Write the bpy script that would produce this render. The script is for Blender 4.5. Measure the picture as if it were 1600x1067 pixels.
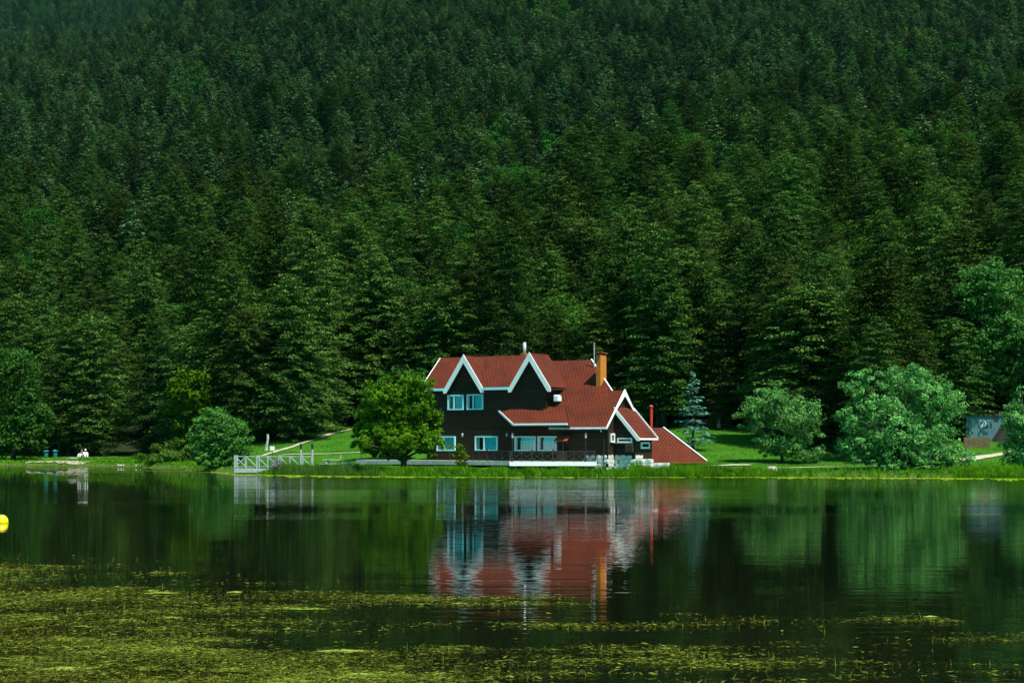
import bpy, math, random
import numpy as np
from mathutils import Vector, Matrix

for o in list(bpy.data.objects):
    bpy.data.objects.remove(o)
sc = bpy.context.scene
COL = sc.collection
R = math.radians

# ------------------------------------------------------------------ camera
CAM_H, FPX = 2.5, 2400.0            # eye height above the water, focal length in photo pixels (1600 wide)
HZ = 690.0                          # horizon row of the photograph
cam_d = bpy.data.cameras.new('camera')
cam = bpy.data.objects.new('camera', cam_d)
COL.objects.link(cam)
cam.location = (0, 0, CAM_H)
cam.rotation_euler = (R(90), 0, 0)
cam_d.sensor_width = 36
cam_d.lens = 36 * FPX / 1600
cam_d.shift_y = (HZ - 533.5) / 1600
cam_d.clip_start = 0.5
cam_d.clip_end = 8000
sc.camera = cam

# ------------------------------------------------------------------ sky, sun, exposure
SUN_AZ, SUN_EL = 45.0, 64.0          # degrees to the right of straight behind the camera, height
S = Vector((math.sin(R(SUN_AZ)) * math.cos(R(SUN_EL)), -math.cos(R(SUN_AZ)) * math.cos(R(SUN_EL)), math.sin(R(SUN_EL))))
w = bpy.data.worlds.new('World')
sc.world = w
w.use_nodes = True
nt = w.node_tree
bg = nt.nodes['Background']
sky = nt.nodes.new('ShaderNodeTexSky')
sky.sky_type = 'NISHITA'
sky.sun_disc = False
sky.sun_elevation = R(SUN_EL)
sky.sun_rotation = math.atan2(S.x, S.y)
tintn = nt.nodes.new('ShaderNodeMix')
tintn.data_type = 'RGBA'
tintn.blend_type = 'MULTIPLY'
tintn.inputs[0].default_value = 1.0
tintn.inputs[7].default_value = (0.28, 1.0, 0.92, 1)      # the photograph's cyan sky light
nt.links.new(sky.outputs[0], tintn.inputs[6])
nt.links.new(tintn.outputs[2], bg.inputs[0])
bg.inputs[1].default_value = 0.115
sl = bpy.data.lights.new('sun', 'SUN')
sl.energy = 5.0
sl.angle = R(0.5)
sl.color = (1.0, 0.94, 0.82)
sun = bpy.data.objects.new('sun', sl)
COL.objects.link(sun)
sun.rotation_euler = S.to_track_quat('Z', 'Y').to_euler()
sc.view_settings.view_transform = 'Standard'
sc.view_settings.look = 'None'
sc.view_settings.exposure = 0.72
sc.view_settings.gamma = 1.0
sc.view_settings.use_curve_mapping = False
sc.render.engine = 'CYCLES'
cy = sc.cycles
cy.use_denoising = True
cy.max_bounces = 5
cy.diffuse_bounces = 2
cy.glossy_bounces = 3
cy.transmission_bounces = 3
cy.transparent_max_bounces = 6
cy.volume_bounces = 0
cy.use_adaptive_sampling = True
cy.adaptive_threshold = 0.015
cy.sample_clamp_indirect = 4

# ------------------------------------------------------------------ helpers
rng = np.random.default_rng(7)


def link(o, parent=None):
    COL.objects.link(o)
    if parent is not None:
        o.parent = parent
    return o


def tag(o, label=None, cat=None, group=None, kind=None):
    if label:
        o['label'] = label
    if cat:
        o['category'] = cat
    if group:
        o['group'] = group
    if kind:
        o['kind'] = kind
    return o


def empty(name, loc, rz=0, **kw):
    o = bpy.data.objects.new(name, None)
    o.empty_display_size = 0.2
    COL.objects.link(o)
    o.location = loc
    o.rotation_euler = (0, 0, rz)
    return tag(o, **kw)


def mesh_np(name, verts, faces, mat=None, tint=None, smooth=False, midx=None):
    """verts (n,3), faces (m,k) -> mesh; tint one value per face"""
    verts = np.asarray(verts, dtype=np.float32)
    faces = np.asarray(faces, dtype=np.int32)
    me = bpy.data.meshes.new(name)
    k = faces.shape[1]
    me.vertices.add(len(verts))
    me.vertices.foreach_set('co', verts.ravel())
    me.loops.add(faces.size)
    me.loops.foreach_set('vertex_index', faces.ravel())
    me.polygons.add(len(faces))
    me.polygons.foreach_set('loop_start', np.arange(0, faces.size, k, dtype=np.int32))
    if tint is not None:
        at = me.attributes.new('tint', 'FLOAT', 'FACE')
        at.data.foreach_set('value', np.asarray(tint, dtype=np.float32))
    mats = mat if isinstance(mat, (list, tuple)) else ([mat] if mat else [])
    for m in mats:
        me.materials.append(m)
    if midx is not None:
        me.polygons.foreach_set('material_index', np.asarray(midx, dtype=np.int32))
    if smooth:
        me.polygons.foreach_set('use_smooth', np.ones(len(faces), dtype=bool))
    me.update(calc_edges=True)
    me.validate()
    return me


def obj(name, me, parent=None, loc=None):
    o = bpy.data.objects.new(name, me)
    link(o, parent)
    if loc is not None:
        o.location = loc
    return o


class MB:
    """collects solids, builds ONE mesh object"""

    def __init__(self):
        self.v, self.f = [], []

    def poly(self, pts, faces):
        n = len(self.v)
        self.v += [tuple(p) for p in pts]
        self.f += [tuple(i + n for i in f) for f in faces]

    def box(self, x0, x1, y0, y1, z0, z1):
        self.poly([(x0, y0, z0), (x1, y0, z0), (x1, y1, z0), (x0, y1, z0), (x0, y0, z1), (x1, y0, z1), (x1, y1, z1), (x0, y1, z1)],
                  [(0, 3, 2, 1), (4, 5, 6, 7), (0, 1, 5, 4), (1, 2, 6, 5), (2, 3, 7, 6), (3, 0, 4, 7)])

    def beam(self, p0, p1, wd, ht, up=(0, 0, 1)):
        p0, p1 = Vector(p0), Vector(p1)
        d = (p1 - p0).normalized()
        upv = Vector(up)
        s = d.cross(upv)
        if s.length < 1e-4:
            s = d.cross(Vector((0, 1, 0)))
        s.normalize()
        u = s.cross(d).normalized()
        pts = []
        for p in (p0, p1):
            for a, b in ((-1, -1), (1, -1), (1, 1), (-1, 1)):
                pts.append(p + s * a * wd / 2 + u * b * ht / 2)
        self.poly(pts, [(0, 3, 2, 1), (4, 5, 6, 7), (0, 1, 5, 4), (1, 2, 6, 5), (2, 3, 7, 6), (3, 0, 4, 7)])

    def tube(self, pts, rads, n=8, cap=True):
        pts = [Vector(p) for p in pts]
        b = len(self.v)
        for i, p in enumerate(pts):
            d = (pts[min(i + 1, len(pts) - 1)] - pts[max(i - 1, 0)]).normalized()
            a = d.cross(Vector((0.3, 1, 0.1))).normalized()
            c = d.cross(a)
            for k in range(n):
                an = 2 * math.pi * k / n
                self.v.append(tuple(p + (a * math.cos(an) + c * math.sin(an)) * rads[i]))
        for i in range(len(pts) - 1):
            for k in range(n):
                k2 = (k + 1) % n
                self.f.append((b + i * n + k, b + i * n + k2, b + (i + 1) * n + k2, b + (i + 1) * n + k))
        if cap:
            self.f.append(tuple(b + k for k in range(n))[::-1])
            e = b + (len(pts) - 1) * n
            self.f.append(tuple(e + k for k in range(n)))

    def slab(self, pts, th):
        """planar polygon (top face) with thickness th below it along its normal"""
        pts = [Vector(p) for p in pts]
        nrm = Vector((0, 0, 0))
        for i in range(len(pts)):
            a, b = pts[i], pts[(i + 1) % len(pts)]
            nrm += a.cross(b)
        nrm.normalize()
        if nrm.z < 0:
            nrm = -nrm
            pts = pts[::-1]
        lo = [p - nrm * th for p in pts]
        n = len(pts)
        self.poly(pts + lo, [tuple(range(n)), tuple(range(2 * n - 1, n - 1, -1))] + [(i, i + n, (i + 1) % n + n, (i + 1) % n) for i in range(n)])

    def prism(self, tri, vec):
        """polygon tri pushed along vec"""
        n = len(tri)
        a = [Vector(p) for p in tri]
        b = [p + Vector(vec) for p in a]
        self.poly(a + b, [tuple(range(n))[::-1], tuple(range(n, 2 * n))] + [(i, (i + 1) % n, (i + 1) % n + n, i + n) for i in range(n)])

    def sphere(self, c, r, seg=10, rings=7, sz=1.0):
        b = len(self.v)
        for i in range(rings + 1):
            th = math.pi * i / rings
            for k in range(seg):
                ph = 2 * math.pi * k / seg
                self.v.append((c[0] + r * math.sin(th) * math.cos(ph), c[1] + r * math.sin(th) * math.sin(ph), c[2] + r * sz * math.cos(th)))
        for i in range(rings):
            for k in range(seg):
                k2 = (k + 1) % seg
                self.f.append((b + i * seg + k, b + (i + 1) * seg + k, b + (i + 1) * seg + k2, b + i * seg + k2))

    def build(self, name, mat, parent=None, smooth=False, uv=False, bevel=0):
        me = bpy.data.meshes.new(name)
        me.from_pydata(self.v, [], self.f)
        me.materials.append(mat)
        if smooth:
            for p in me.polygons:
                p.use_smooth = True
        if uv:                               # metres along and down each sloping face
            lay = me.uv_layers.new(name='m')
            for p in me.polygons:
                nn = p.normal
                h = Vector((0, 0, 1)).cross(nn)
                h = h.normalized() if h.length > 1e-3 else Vector((1, 0, 0))
                s = nn.cross(h)
                for li in p.loop_indices:
                    co = me.vertices[me.loops[li].vertex_index].co
                    lay.data[li].uv = (co.dot(h), co.dot(s))
        me.update()
        o = obj(name, me, parent)
        if bevel:
            bv = o.modifiers.new('bevel', 'BEVEL')
            bv.width = bevel
            bv.segments = 1
        return o


# ------------------------------------------------------------------ materials
def new_mat(name):
    m = bpy.data.materials.new(name)
    m.use_nodes = True
    return m, m.node_tree, m.node_tree.nodes['Principled BSDF']


def N(nt, typ, **kw):
    n = nt.nodes.new(typ)
    for k, v in kw.items():
        if k.startswith('i_'):
            n.inputs[int(k[2:])].default_value = v
        else:
            setattr(n, k, v)
    return n


def ramp(nt, fac, stops):
    r = nt.nodes.new('ShaderNodeValToRGB')
    el = r.color_ramp.elements
    while len(el) < len(stops):
        el.new(0.5)
    for e, (p, c) in zip(el, stops):
        e.position = p
        e.color = tuple(c) + (1,) if len(c) == 3 else c
    nt.links.new(fac, r.inputs[0])
    return r.outputs[0]


def mixc(nt, fac, a, b, mode='MIX'):
    m = nt.nodes.new('ShaderNodeMix')
    m.data_type = 'RGBA'
    m.blend_type = mode
    for sock, v in ((m.inputs[0], fac), (m.inputs[6], a), (m.inputs[7], b)):
        if hasattr(v, 'links'):
            nt.links.new(v, sock)
        else:
            sock.default_value = v if not isinstance(v, tuple) else (tuple(v) + (1,) if len(v) == 3 else v)
    return m.outputs[2]


def noise(nt, scale, detail=4, vec=None, rough=0.6, coord='Object', sc3=None):
    n = nt.nodes.new('ShaderNodeTexNoise')
    n.inputs['Scale'].default_value = scale
    n.inputs['Detail'].default_value = detail
    n.inputs['Roughness'].default_value = rough
    if vec is None:
        tc = nt.nodes.new('ShaderNodeTexCoord')
        vec = tc.outputs[coord]
    if sc3 is not None:
        mp = nt.nodes.new('ShaderNodeMapping')
        mp.inputs['Scale'].default_value = sc3
        nt.links.new(vec, mp.inputs[0])
        vec = mp.outputs[0]
    nt.links.new(vec, n.inputs['Vector'])
    return n.outputs[0]


def plain(name, c, rough=0.6, var=0.15, scale=3.0, metallic=0.0, spec=0.4, bump=0.0):
    """paint / wood / metal with soft wear"""
    m, nt, p = new_mat(name)
    f = noise(nt, scale, 5)
    lo = tuple(x * (1 - var) for x in c)
    hi = tuple(min(1, x * (1 + var)) for x in c)
    col = ramp(nt, f, [(0.3, lo), (0.7, hi)])
    nt.links.new(col, p.inputs['Base Color'])
    p.inputs['Roughness'].default_value = rough
    p.inputs['Metallic'].default_value = metallic
    p.inputs['Specular IOR Level'].default_value = spec
    if bump:
        b = N(nt, 'ShaderNodeBump')
        b.inputs['Strength'].default_value = bump
        nt.links.new(f, b.inputs['Height'])
        nt.links.new(b.outputs[0], p.inputs['Normal'])
    return m


def foliage(name, c1, c2, transl=0.3, hue=0.03, val=0.35, gloss=0.0):
    """leaf shader: per-leaf tint between c1 and c2, per-tree hue and value"""
    m = bpy.data.materials.new(name)
    m.use_nodes = True
    nt = m.node_tree
    nt.nodes.clear()
    out = nt.nodes.new('ShaderNodeOutputMaterial')
    at = N(nt, 'ShaderNodeAttribute', attribute_name='tint')
    col = ramp(nt, at.outputs['Fac'], [(0.0, c1), (1.0, c2)])
    oi = nt.nodes.new('ShaderNodeObjectInfo')
    hs = nt.nodes.new('ShaderNodeHueSaturation')
    mr = N(nt, 'ShaderNodeMapRange')
    mr.inputs[3].default_value = 0.5 - hue
    mr.inputs[4].default_value = 0.5 + hue
    nt.links.new(oi.outputs['Random'], mr.inputs[0])
    m2 = N(nt, 'ShaderNodeMath', operation='MULTIPLY', i_1=7.31)
    nt.links.new(oi.outputs['Random'], m2.inputs[0])
    m3 = N(nt, 'ShaderNodeMath', operation='FRACT')
    nt.links.new(m2.outputs[0], m3.inputs[0])
    mv = N(nt, 'ShaderNodeMapRange')
    mv.inputs[3].default_value = 1 - val
    mv.inputs[4].default_value = 1 + val
    nt.links.new(m3.outputs[0], mv.inputs[0])
    nt.links.new(mr.outputs[0], hs.inputs['Hue'])
    nt.links.new(mv.outputs[0], hs.inputs['Value'])
    nt.links.new(col, hs.inputs['Color'])
    d = nt.nodes.new('ShaderNodeBsdfDiffuse')
    t = nt.nodes.new('ShaderNodeBsdfTranslucent')
    nt.links.new(hs.outputs[0], d.inputs[0])
    nt.links.new(hs.outputs[0], t.inputs[0])
    mx = N(nt, 'ShaderNodeMixShader')
    mx.inputs[0].default_value = transl
    nt.links.new(d.outputs[0], mx.inputs[1])
    nt.links.new(t.outputs[0], mx.inputs[2])
    last = mx.outputs[0]
    if gloss:
        g = N(nt, 'ShaderNodeBsdfGlossy')
        g.inputs['Roughness'].default_value = 0.35
        g.inputs['Color'].default_value = (0.9, 1, 0.9, 1)
        m4 = N(nt, 'ShaderNodeMixShader')
        m4.inputs[0].default_value = gloss
        nt.links.new(last, m4.inputs[1])
        nt.links.new(g.outputs[0], m4.inputs[2])
        last = m4.outputs[0]
    nt.links.new(last, out.inputs[0])
    return m


M = {}
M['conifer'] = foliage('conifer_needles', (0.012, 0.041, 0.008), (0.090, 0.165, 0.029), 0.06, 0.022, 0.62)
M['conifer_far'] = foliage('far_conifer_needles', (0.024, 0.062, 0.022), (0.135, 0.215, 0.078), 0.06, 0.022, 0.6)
M['broad'] = foliage('broadleaf_leaves', (0.0148, 0.0629, 0.0074), (0.0481, 0.1258, 0.0163), 0.3, 0.03, 0.35)
M['spruce'] = foliage('blue_spruce_needles', (0.0444, 0.1406, 0.1036), (0.1406, 0.3108, 0.2442), 0.15, 0.0, 0.0)
M['willow'] = foliage('silver_willow_leaves', (0.026, 0.115, 0.020), (0.200, 0.450, 0.115), 0.2, 0.01, 0.1)
M['willow_dark'] = foliage('dark_willow_leaves', (0.011, 0.048, 0.006), (0.048, 0.135, 0.022), 0.2, 0.01, 0.1)
M['bush'] = foliage('willow_bush_leaves', (0.020, 0.085, 0.012), (0.110, 0.280, 0.050), 0.2, 0.0, 0.0)
M['round'] = foliage('round_tree_leaves', (0.018, 0.075, 0.003), (0.120, 0.250, 0.013), 0.3, 0.0, 0.0)
M['yellowgreen'] = foliage('yellow_green_leaves', (0.026, 0.078, 0.004), (0.095, 0.165, 0.008), 0.3, 0.0, 0.0)
M['paleleaf'] = foliage('pale_green_leaves', (0.022, 0.090, 0.014), (0.095, 0.250, 0.050), 0.25, 0.0, 0.0)
M['grass'] = foliage('grass_blades', (0.0185, 0.0814, 0.0037), (0.1406, 0.3256, 0.0118), 0.3, 0.0, 0.0)
M['reed'] = foliage('reed_blades', (0.0222, 0.0888, 0.0074), (0.1110, 0.1924, 0.0296), 0.35, 0.0, 0.0)
M['duckweed'] = foliage('duckweed_film', (0.0666, 0.1628, 0.0074), (0.2220, 0.3108, 0.0148), 0.1, 0.0, 0.0)
M['mudweed'] = foliage('brown_pondweed', (0.0370, 0.0592, 0.0111), (0.0962, 0.1110, 0.0222), 0.1, 0.0, 0.0)
M['weed'] = foliage('pond_weed', (0.020, 0.020, 0.004), (0.210, 0.250, 0.030), 0.15, 0.0, 0.0)
M['algae'] = foliage('algae', (0.0814, 0.1480, 0.0148), (0.2220, 0.2812, 0.0444), 0.1, 0.0, 0.0)
M['bark'] = plain('bark', (0.040, 0.030, 0.020), 0.9, 0.5, 4, bump=0.4)
M['pale_bark'] = plain('pale_bark', (0.42, 0.42, 0.36), 0.9, 0.4, 3)
M['white'] = plain('white_paint', (0.84, 0.84, 0.83), 0.55, 0.05, 2)
M['sky_shade_white'] = plain('white_paint_sky_shade', (0.40, 0.85, 0.87), 0.4, 0.06, 2)  # white trim with the cyan sky-lit shade put into its colour
M['brown'] = None
M['dark_wood'] = plain('dark_wood', (0.030, 0.024, 0.020), 0.7, 0.4, 5)
M['grey_wood'] = plain('weathered_grey_wood', (0.36, 0.38, 0.36), 0.8, 0.3, 4)
M['deck_wood'] = plain('deck_boards', (0.42, 0.38, 0.32), 0.75, 0.25, 4)
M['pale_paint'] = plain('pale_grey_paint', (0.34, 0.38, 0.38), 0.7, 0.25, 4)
M['metal'] = plain('galvanised_metal', (0.6, 0.62, 0.62), 0.35, 0.1, 6, 0.6)
M['black_metal'] = plain('black_metal', (0.02, 0.022, 0.022), 0.45, 0.2, 6)
M['red_pipe'] = plain('red_pipe_paint', (0.55, 0.035, 0.015), 0.5, 0.15, 3)
M['awning'] = plain('rust_brown_sheet', (0.26, 0.050, 0.018), 0.6, 0.15, 3)
M['teal'] = plain('teal_paint', (0.01, 0.19, 0.20), 0.5, 0.1, 3)
M['yellow'] = plain('yellow_buoy_plastic', (0.80, 0.66, 0.0), 0.35, 0.05, 3)
M['dark'] = plain('painted_room_dark', (0.02, 0.024, 0.024), 0.4, 0.2, 3)  # unlit rooms painted as a near-black colour on flat window panels
M['curtain'] = plain('sky_shade_blind', (0.12, 0.85, 0.90), 0.8, 0.08, 1.5)  # cyan of the shaded windows is painted into the blind colour
M['drape'] = plain('white_drape', (0.90, 0.92, 0.92), 0.8, 0.08, 1.5)
M['skin'] = plain('skin', (0.45, 0.27, 0.19), 0.6, 0.1, 4)
M['shirt_white'] = plain('white_cotton', (0.78, 0.76, 0.76), 0.85, 0.08, 5)
M['shirt_blue'] = plain('blue_cotton', (0.06, 0.16, 0.32), 0.85, 0.12, 5)
M['hair'] = plain('dark_hair', (0.02, 0.015, 0.012), 0.6, 0.2, 5)
M['cabin'] = plain('grey_blue_cabin_wall', (0.07, 0.16, 0.175), 0.7, 0.12, 1.2)
M['lamp_glass'] = plain('lamp_glass', (0.50, 0.62, 0.62), 0.2, 0.05, 3)
M['path'] = plain('pale_gravel', (0.34, 0.31, 0.22), 0.95, 0.25, 2, bump=0.3)
M['purple'] = foliage('purple_blossom', (0.1480, 0.0740, 0.2368), (0.3108, 0.1924, 0.4292), 0.3, 0, 0)
M['stone'] = plain('grey_fieldstone', (0.55, 0.55, 0.52), 0.9, 0.45, 4, bump=0.5)
M['mortar'] = plain('dark_mortar', (0.22, 0.22, 0.20), 0.95, 0.3, 4)
M['fence_wood'] = plain('brown_fence_boards', (0.13, 0.085, 0.04), 0.8, 0.45, 3)
M['tan'] = plain('tan_wood', (0.50, 0.30, 0.12), 0.7, 0.2, 4)

# dark brown clapboards
m, nt, p = new_mat('brown_clapboard')
tc = N(nt, 'ShaderNodeTexCoord')
sx = N(nt, 'ShaderNodeSeparateXYZ')
nt.links.new(tc.outputs['Object'], sx.inputs[0])
mu = N(nt, 'ShaderNodeMath', operation='MULTIPLY', i_1=1 / 0.17)
nt.links.new(sx.outputs[2], mu.inputs[0])
fr = N(nt, 'ShaderNodeMath', operation='FRACT')
nt.links.new(mu.outputs[0], fr.inputs[0])
fl = N(nt, 'ShaderNodeMath', operation='FLOOR')
nt.links.new(mu.outputs[0], fl.inputs[0])
wn = N(nt, 'ShaderNodeTexWhiteNoise', noise_dimensions='1D')
nt.links.new(fl.outputs[0], wn.inputs['W'])
f = noise(nt, 3, 5, sc3=(0.6, 0.6, 5))
c1 = ramp(nt, f, [(0.25, (0.024, 0.0145, 0.0095)), (0.75, (0.048, 0.030, 0.021))])
c2 = ramp(nt, wn.outputs[0], [(0, (0.75, 0.75, 0.75)), (1, (1.2, 1.15, 1.1))])
c3 = ramp(nt, fr.outputs[0], [(0.0, (0.45, 0.45, 0.45)), (0.16, (1.0, 1.0, 1.0)), (1.0, (1.15, 1.12, 1.1))])
nt.links.new(mixc(nt, 1.0, mixc(nt, 1.0, c1, c2, 'MULTIPLY'), c3, 'MULTIPLY'), p.inputs['Base Color'])
p.inputs['Roughness'].default_value = 0.75
p.inputs['Specular IOR Level'].default_value = 0.15
b = N(nt, 'ShaderNodeBump')
b.inputs['Strength'].default_value = 0.8
b.inputs['Distance'].default_value = 0.03
nt.links.new(fr.outputs[0], b.inputs['Height'])
nt.links.new(b.outputs[0], p.inputs['Normal'])
M['brown'] = m


# red shingles laid in courses
def shingles(name, ca, cb, gap):
    m, nt, p = new_mat(name)
    tc = N(nt, 'ShaderNodeTexCoord')
    br = N(nt, 'ShaderNodeTexBrick')
    br.offset = 0.5
    br.inputs['Color1'].default_value = ca + (1,)
    br.inputs['Color2'].default_value = cb + (1,)
    br.inputs['Mortar'].default_value = gap + (1,)
    br.inputs['Scale'].default_value = 1
    br.inputs['Mortar Size'].default_value = 0.05
    br.inputs['Mortar Smooth'].default_value = 0.4
    br.inputs['Brick Width'].default_value = 0.28
    br.inputs['Row Height'].default_value = 0.25
    nt.links.new(tc.outputs['UV'], br.inputs['Vector'])
    f = noise(nt, 0.8, 5, coord='UV')
    wv = ramp(nt, f, [(0.25, (0.62, 0.66, 0.70)), (0.5, (0.95, 0.95, 0.95)), (0.75, (1.22, 1.2, 1.15))])
    nt.links.new(mixc(nt, 1.0, br.outputs[0], wv, 'MULTIPLY'), p.inputs['Base Color'])
    p.inputs['Roughness'].default_value = 0.85
    p.inputs['Specular IOR Level'].default_value = 0.2
    b = N(nt, 'ShaderNodeBump', invert=True)
    b.inputs['Strength'].default_value = 0.7
    b.inputs['Distance'].default_value = 0.02
    nt.links.new(br.outputs['Fac'], b.inputs['Height'])
    nt.links.new(b.outputs[0], p.inputs['Normal'])
    return m


M['shingle'] = shingles('red_shingles', (0.155, 0.023, 0.005), (0.126, 0.019, 0.0045), (0.055, 0.010, 0.005))

# orange brick chimney
m, nt, p = new_mat('orange_brick')
tc = N(nt, 'ShaderNodeTexCoord')
br = N(nt, 'ShaderNodeTexBrick')
br.inputs['Color1'].default_value = (0.66, 0.185, 0.004, 1)
br.inputs['Color2'].default_value = (0.56, 0.145, 0.004, 1)
br.inputs['Mortar'].default_value = (0.30, 0.12, 0.02, 1)
br.inputs['Scale'].default_value = 1
br.inputs['Mortar Size'].default_value = 0.012
br.inputs['Brick Width'].default_value = 0.24
br.inputs['Row Height'].default_value = 0.085
nt.links.new(tc.outputs['UV'], br.inputs['Vector'])
nt.links.new(br.outputs[0], p.inputs['Base Color'])
p.inputs['Roughness'].default_value = 0.85
M['brick'] = m

# window glass: clear with a mirror sheen
m = bpy.data.materials.new('window_glass')
m.use_nodes = True
nt = m.node_tree
nt.nodes.clear()
out = nt.nodes.new('ShaderNodeOutputMaterial')
tr = nt.nodes.new('ShaderNodeBsdfTransparent')
tr.inputs[0].default_value = (0.96, 0.99, 0.99, 1)
gl = nt.nodes.new('ShaderNodeBsdfGlossy')
gl.inputs['Roughness'].default_value = 0.03
fz = N(nt, 'ShaderNodeFresnel')
fz.inputs[0].default_value = 1.35
mx = nt.nodes.new('ShaderNodeMixShader')
nt.links.new(fz.outputs[0], mx.inputs[0])
nt.links.new(tr.outputs[0], mx.inputs[1])
nt.links.new(gl.outputs[0], mx.inputs[2])
nt.links.new(mx.outputs[0], out.inputs[0])
M['glass'] = m

# lake water
m, nt, p = new_mat('lake_water')
p.inputs['Base Color'].default_value = (0.0030, 0.0040, 0.0022, 1)
p.inputs['Roughness'].default_value = 0.012
p.inputs['IOR'].default_value = 1.33
tc = N(nt, 'ShaderNodeTexCoord')
n1 = noise(nt, 1.0, 3, vec=tc.outputs['Object'], sc3=(0.38, 2.6, 1))
n2 = noise(nt, 1.0, 2, vec=tc.outputs['Object'], sc3=(0.05, 0.32, 1))
big = noise(nt, 1.0, 2, vec=tc.outputs['Object'], sc3=(0.012, 0.075, 1))
amp = N(nt, 'ShaderNodeMapRange')
amp.inputs[1].default_value = 0.42
amp.inputs[2].default_value = 0.62
amp.inputs[3].default_value = 0.35
amp.inputs[4].default_value = 1.0
nt.links.new(big, amp.inputs[0])
sp_ = N(nt, 'ShaderNodeSeparateXYZ')
nt.links.new(tc.outputs['Object'], sp_.inputs[0])
wob = N(nt, 'ShaderNodeMath', operation='MULTIPLY_ADD', i_1=16.0)
nt.links.new(big, wob.inputs[0])
nt.links.new(sp_.outputs[1], wob.inputs[2])
ruf = N(nt, 'ShaderNodeMapRange')
ruf.inputs[1].default_value = 62
ruf.inputs[2].default_value = 112
ruf.inputs[3].default_value = 1.0
ruf.inputs[4].default_value = 4.0
nt.links.new(wob.outputs[0], ruf.inputs[0])
ampr = N(nt, 'ShaderNodeMath', operation='MULTIPLY')
nt.links.new(amp.outputs[0], ampr.inputs[0])
nt.links.new(ruf.outputs[0], ampr.inputs[1])
amp = ampr
ad = N(nt, 'ShaderNodeMath', operation='MULTIPLY_ADD', i_1=2.2)
nt.links.new(n2, ad.inputs[0])
nt.links.new(n1, ad.inputs[2])
ml = N(nt, 'ShaderNodeMath', operation='MULTIPLY')
nt.links.new(ad.outputs[0], ml.inputs[0])
nt.links.new(amp.outputs[0], ml.inputs[1])
b = N(nt, 'ShaderNodeBump')
b.inputs['Strength'].default_value = 1.0
b.inputs['Distance'].default_value = 0.0070
nt.links.new(ml.outputs[0], b.inputs['Height'])
nt.links.new(b.outputs[0], p.inputs['Normal'])
M['water'] = m

# ground: lawn, shore mud and forest floor by vertex attribute
m, nt, p = new_mat('ground_cover')
at = N(nt, 'ShaderNodeAttribute', attribute_name='wood')
am = N(nt, 'ShaderNodeAttribute', attribute_name='mud')
f1 = noise(nt, 0.35, 6)
f2 = noise(nt, 5.0, 4)
la = ramp(nt, f1, [(0.3, (0.016, 0.078, 0.003)), (0.7, (0.044, 0.145, 0.005))])
lb = ramp(nt, f2, [(0.25, (0.6, 0.62, 0.6)), (0.75, (1.25, 1.2, 1.1))])
lawn = mixc(nt, 1.0, la, lb, 'MULTIPLY')
fo = ramp(nt, f2, [(0.3, (0.010, 0.017, 0.006)), (0.7, (0.022, 0.034, 0.010))])
g1 = mixc(nt, at.outputs['Fac'], lawn, fo)
mu = ramp(nt, f2, [(0.3, (0.06, 0.07, 0.02)), (0.7, (0.13, 0.13, 0.05))])
nt.links.new(mixc(nt, am.outputs['Fac'], g1, mu), p.inputs['Base Color'])
p.inputs['Roughness'].default_value = 0.95
p.inputs['Specular IOR Level'].default_value = 0.1
b = N(nt, 'ShaderNodeBump')
b.inputs['Strength'].default_value = 0.6
b.inputs['Distance'].default_value = 0.08
nt.links.new(f2, b.inputs['Height'])
nt.links.new(b.outputs[0], p.inputs['Normal'])
M['ground'] = m


# ------------------------------------------------------------------ the lie of the land
def ip(u, pts):
    return np.interp(u, [a for a, _ in pts], [b for _, b in pts])


SHORE_V = [(-600, 727), (0, 727), (130, 728), (215, 729.5), (290, 733), (330, 737), (365, 740), (430, 741.5), (530, 743), (650, 744.5),
           (800, 745.3), (1100, 745), (1300, 745.5), (1600, 747.4), (2200, 749)]
FLAT = [(-600, 26), (200, 26), (380, 14), (2200, 12)]
EDGE = [(-600, 16), (0, 16), (150, 19), (270, 24), (330, 28), (400, 31), (470, 34), (520, 44), (545, 52), (700, 46), (1050, 46), (1110, 52), (1150, 54),
        (1175, 44), (1205, 32), (1285, 26), (1315, 15), (1470, 13), (1490, 47), (1575, 47), (1700, 32), (2200, 30)]          # metres from shore to the forest
CREST_V = [(-600, 335), (0, 322), (200, 312), (450, 284), (600, 276), (750, 256), (850, 250), (1000, 215), (1150, 176), (1300, 142), (1600, 150), (2200, 165)]
CREST_Y = [(-600, 300), (0, 310), (800, 340), (1200, 400), (1600, 430), (2200, 440)]
TOP_V = [(-600, 90), (0, 74), (170, 52), (250, 14), (330, -30), (500, -70), (2200, -70)]


def shore_y(u):
    return FPX * CAM_H / (ip(u, SHORE_V) - HZ)


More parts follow.
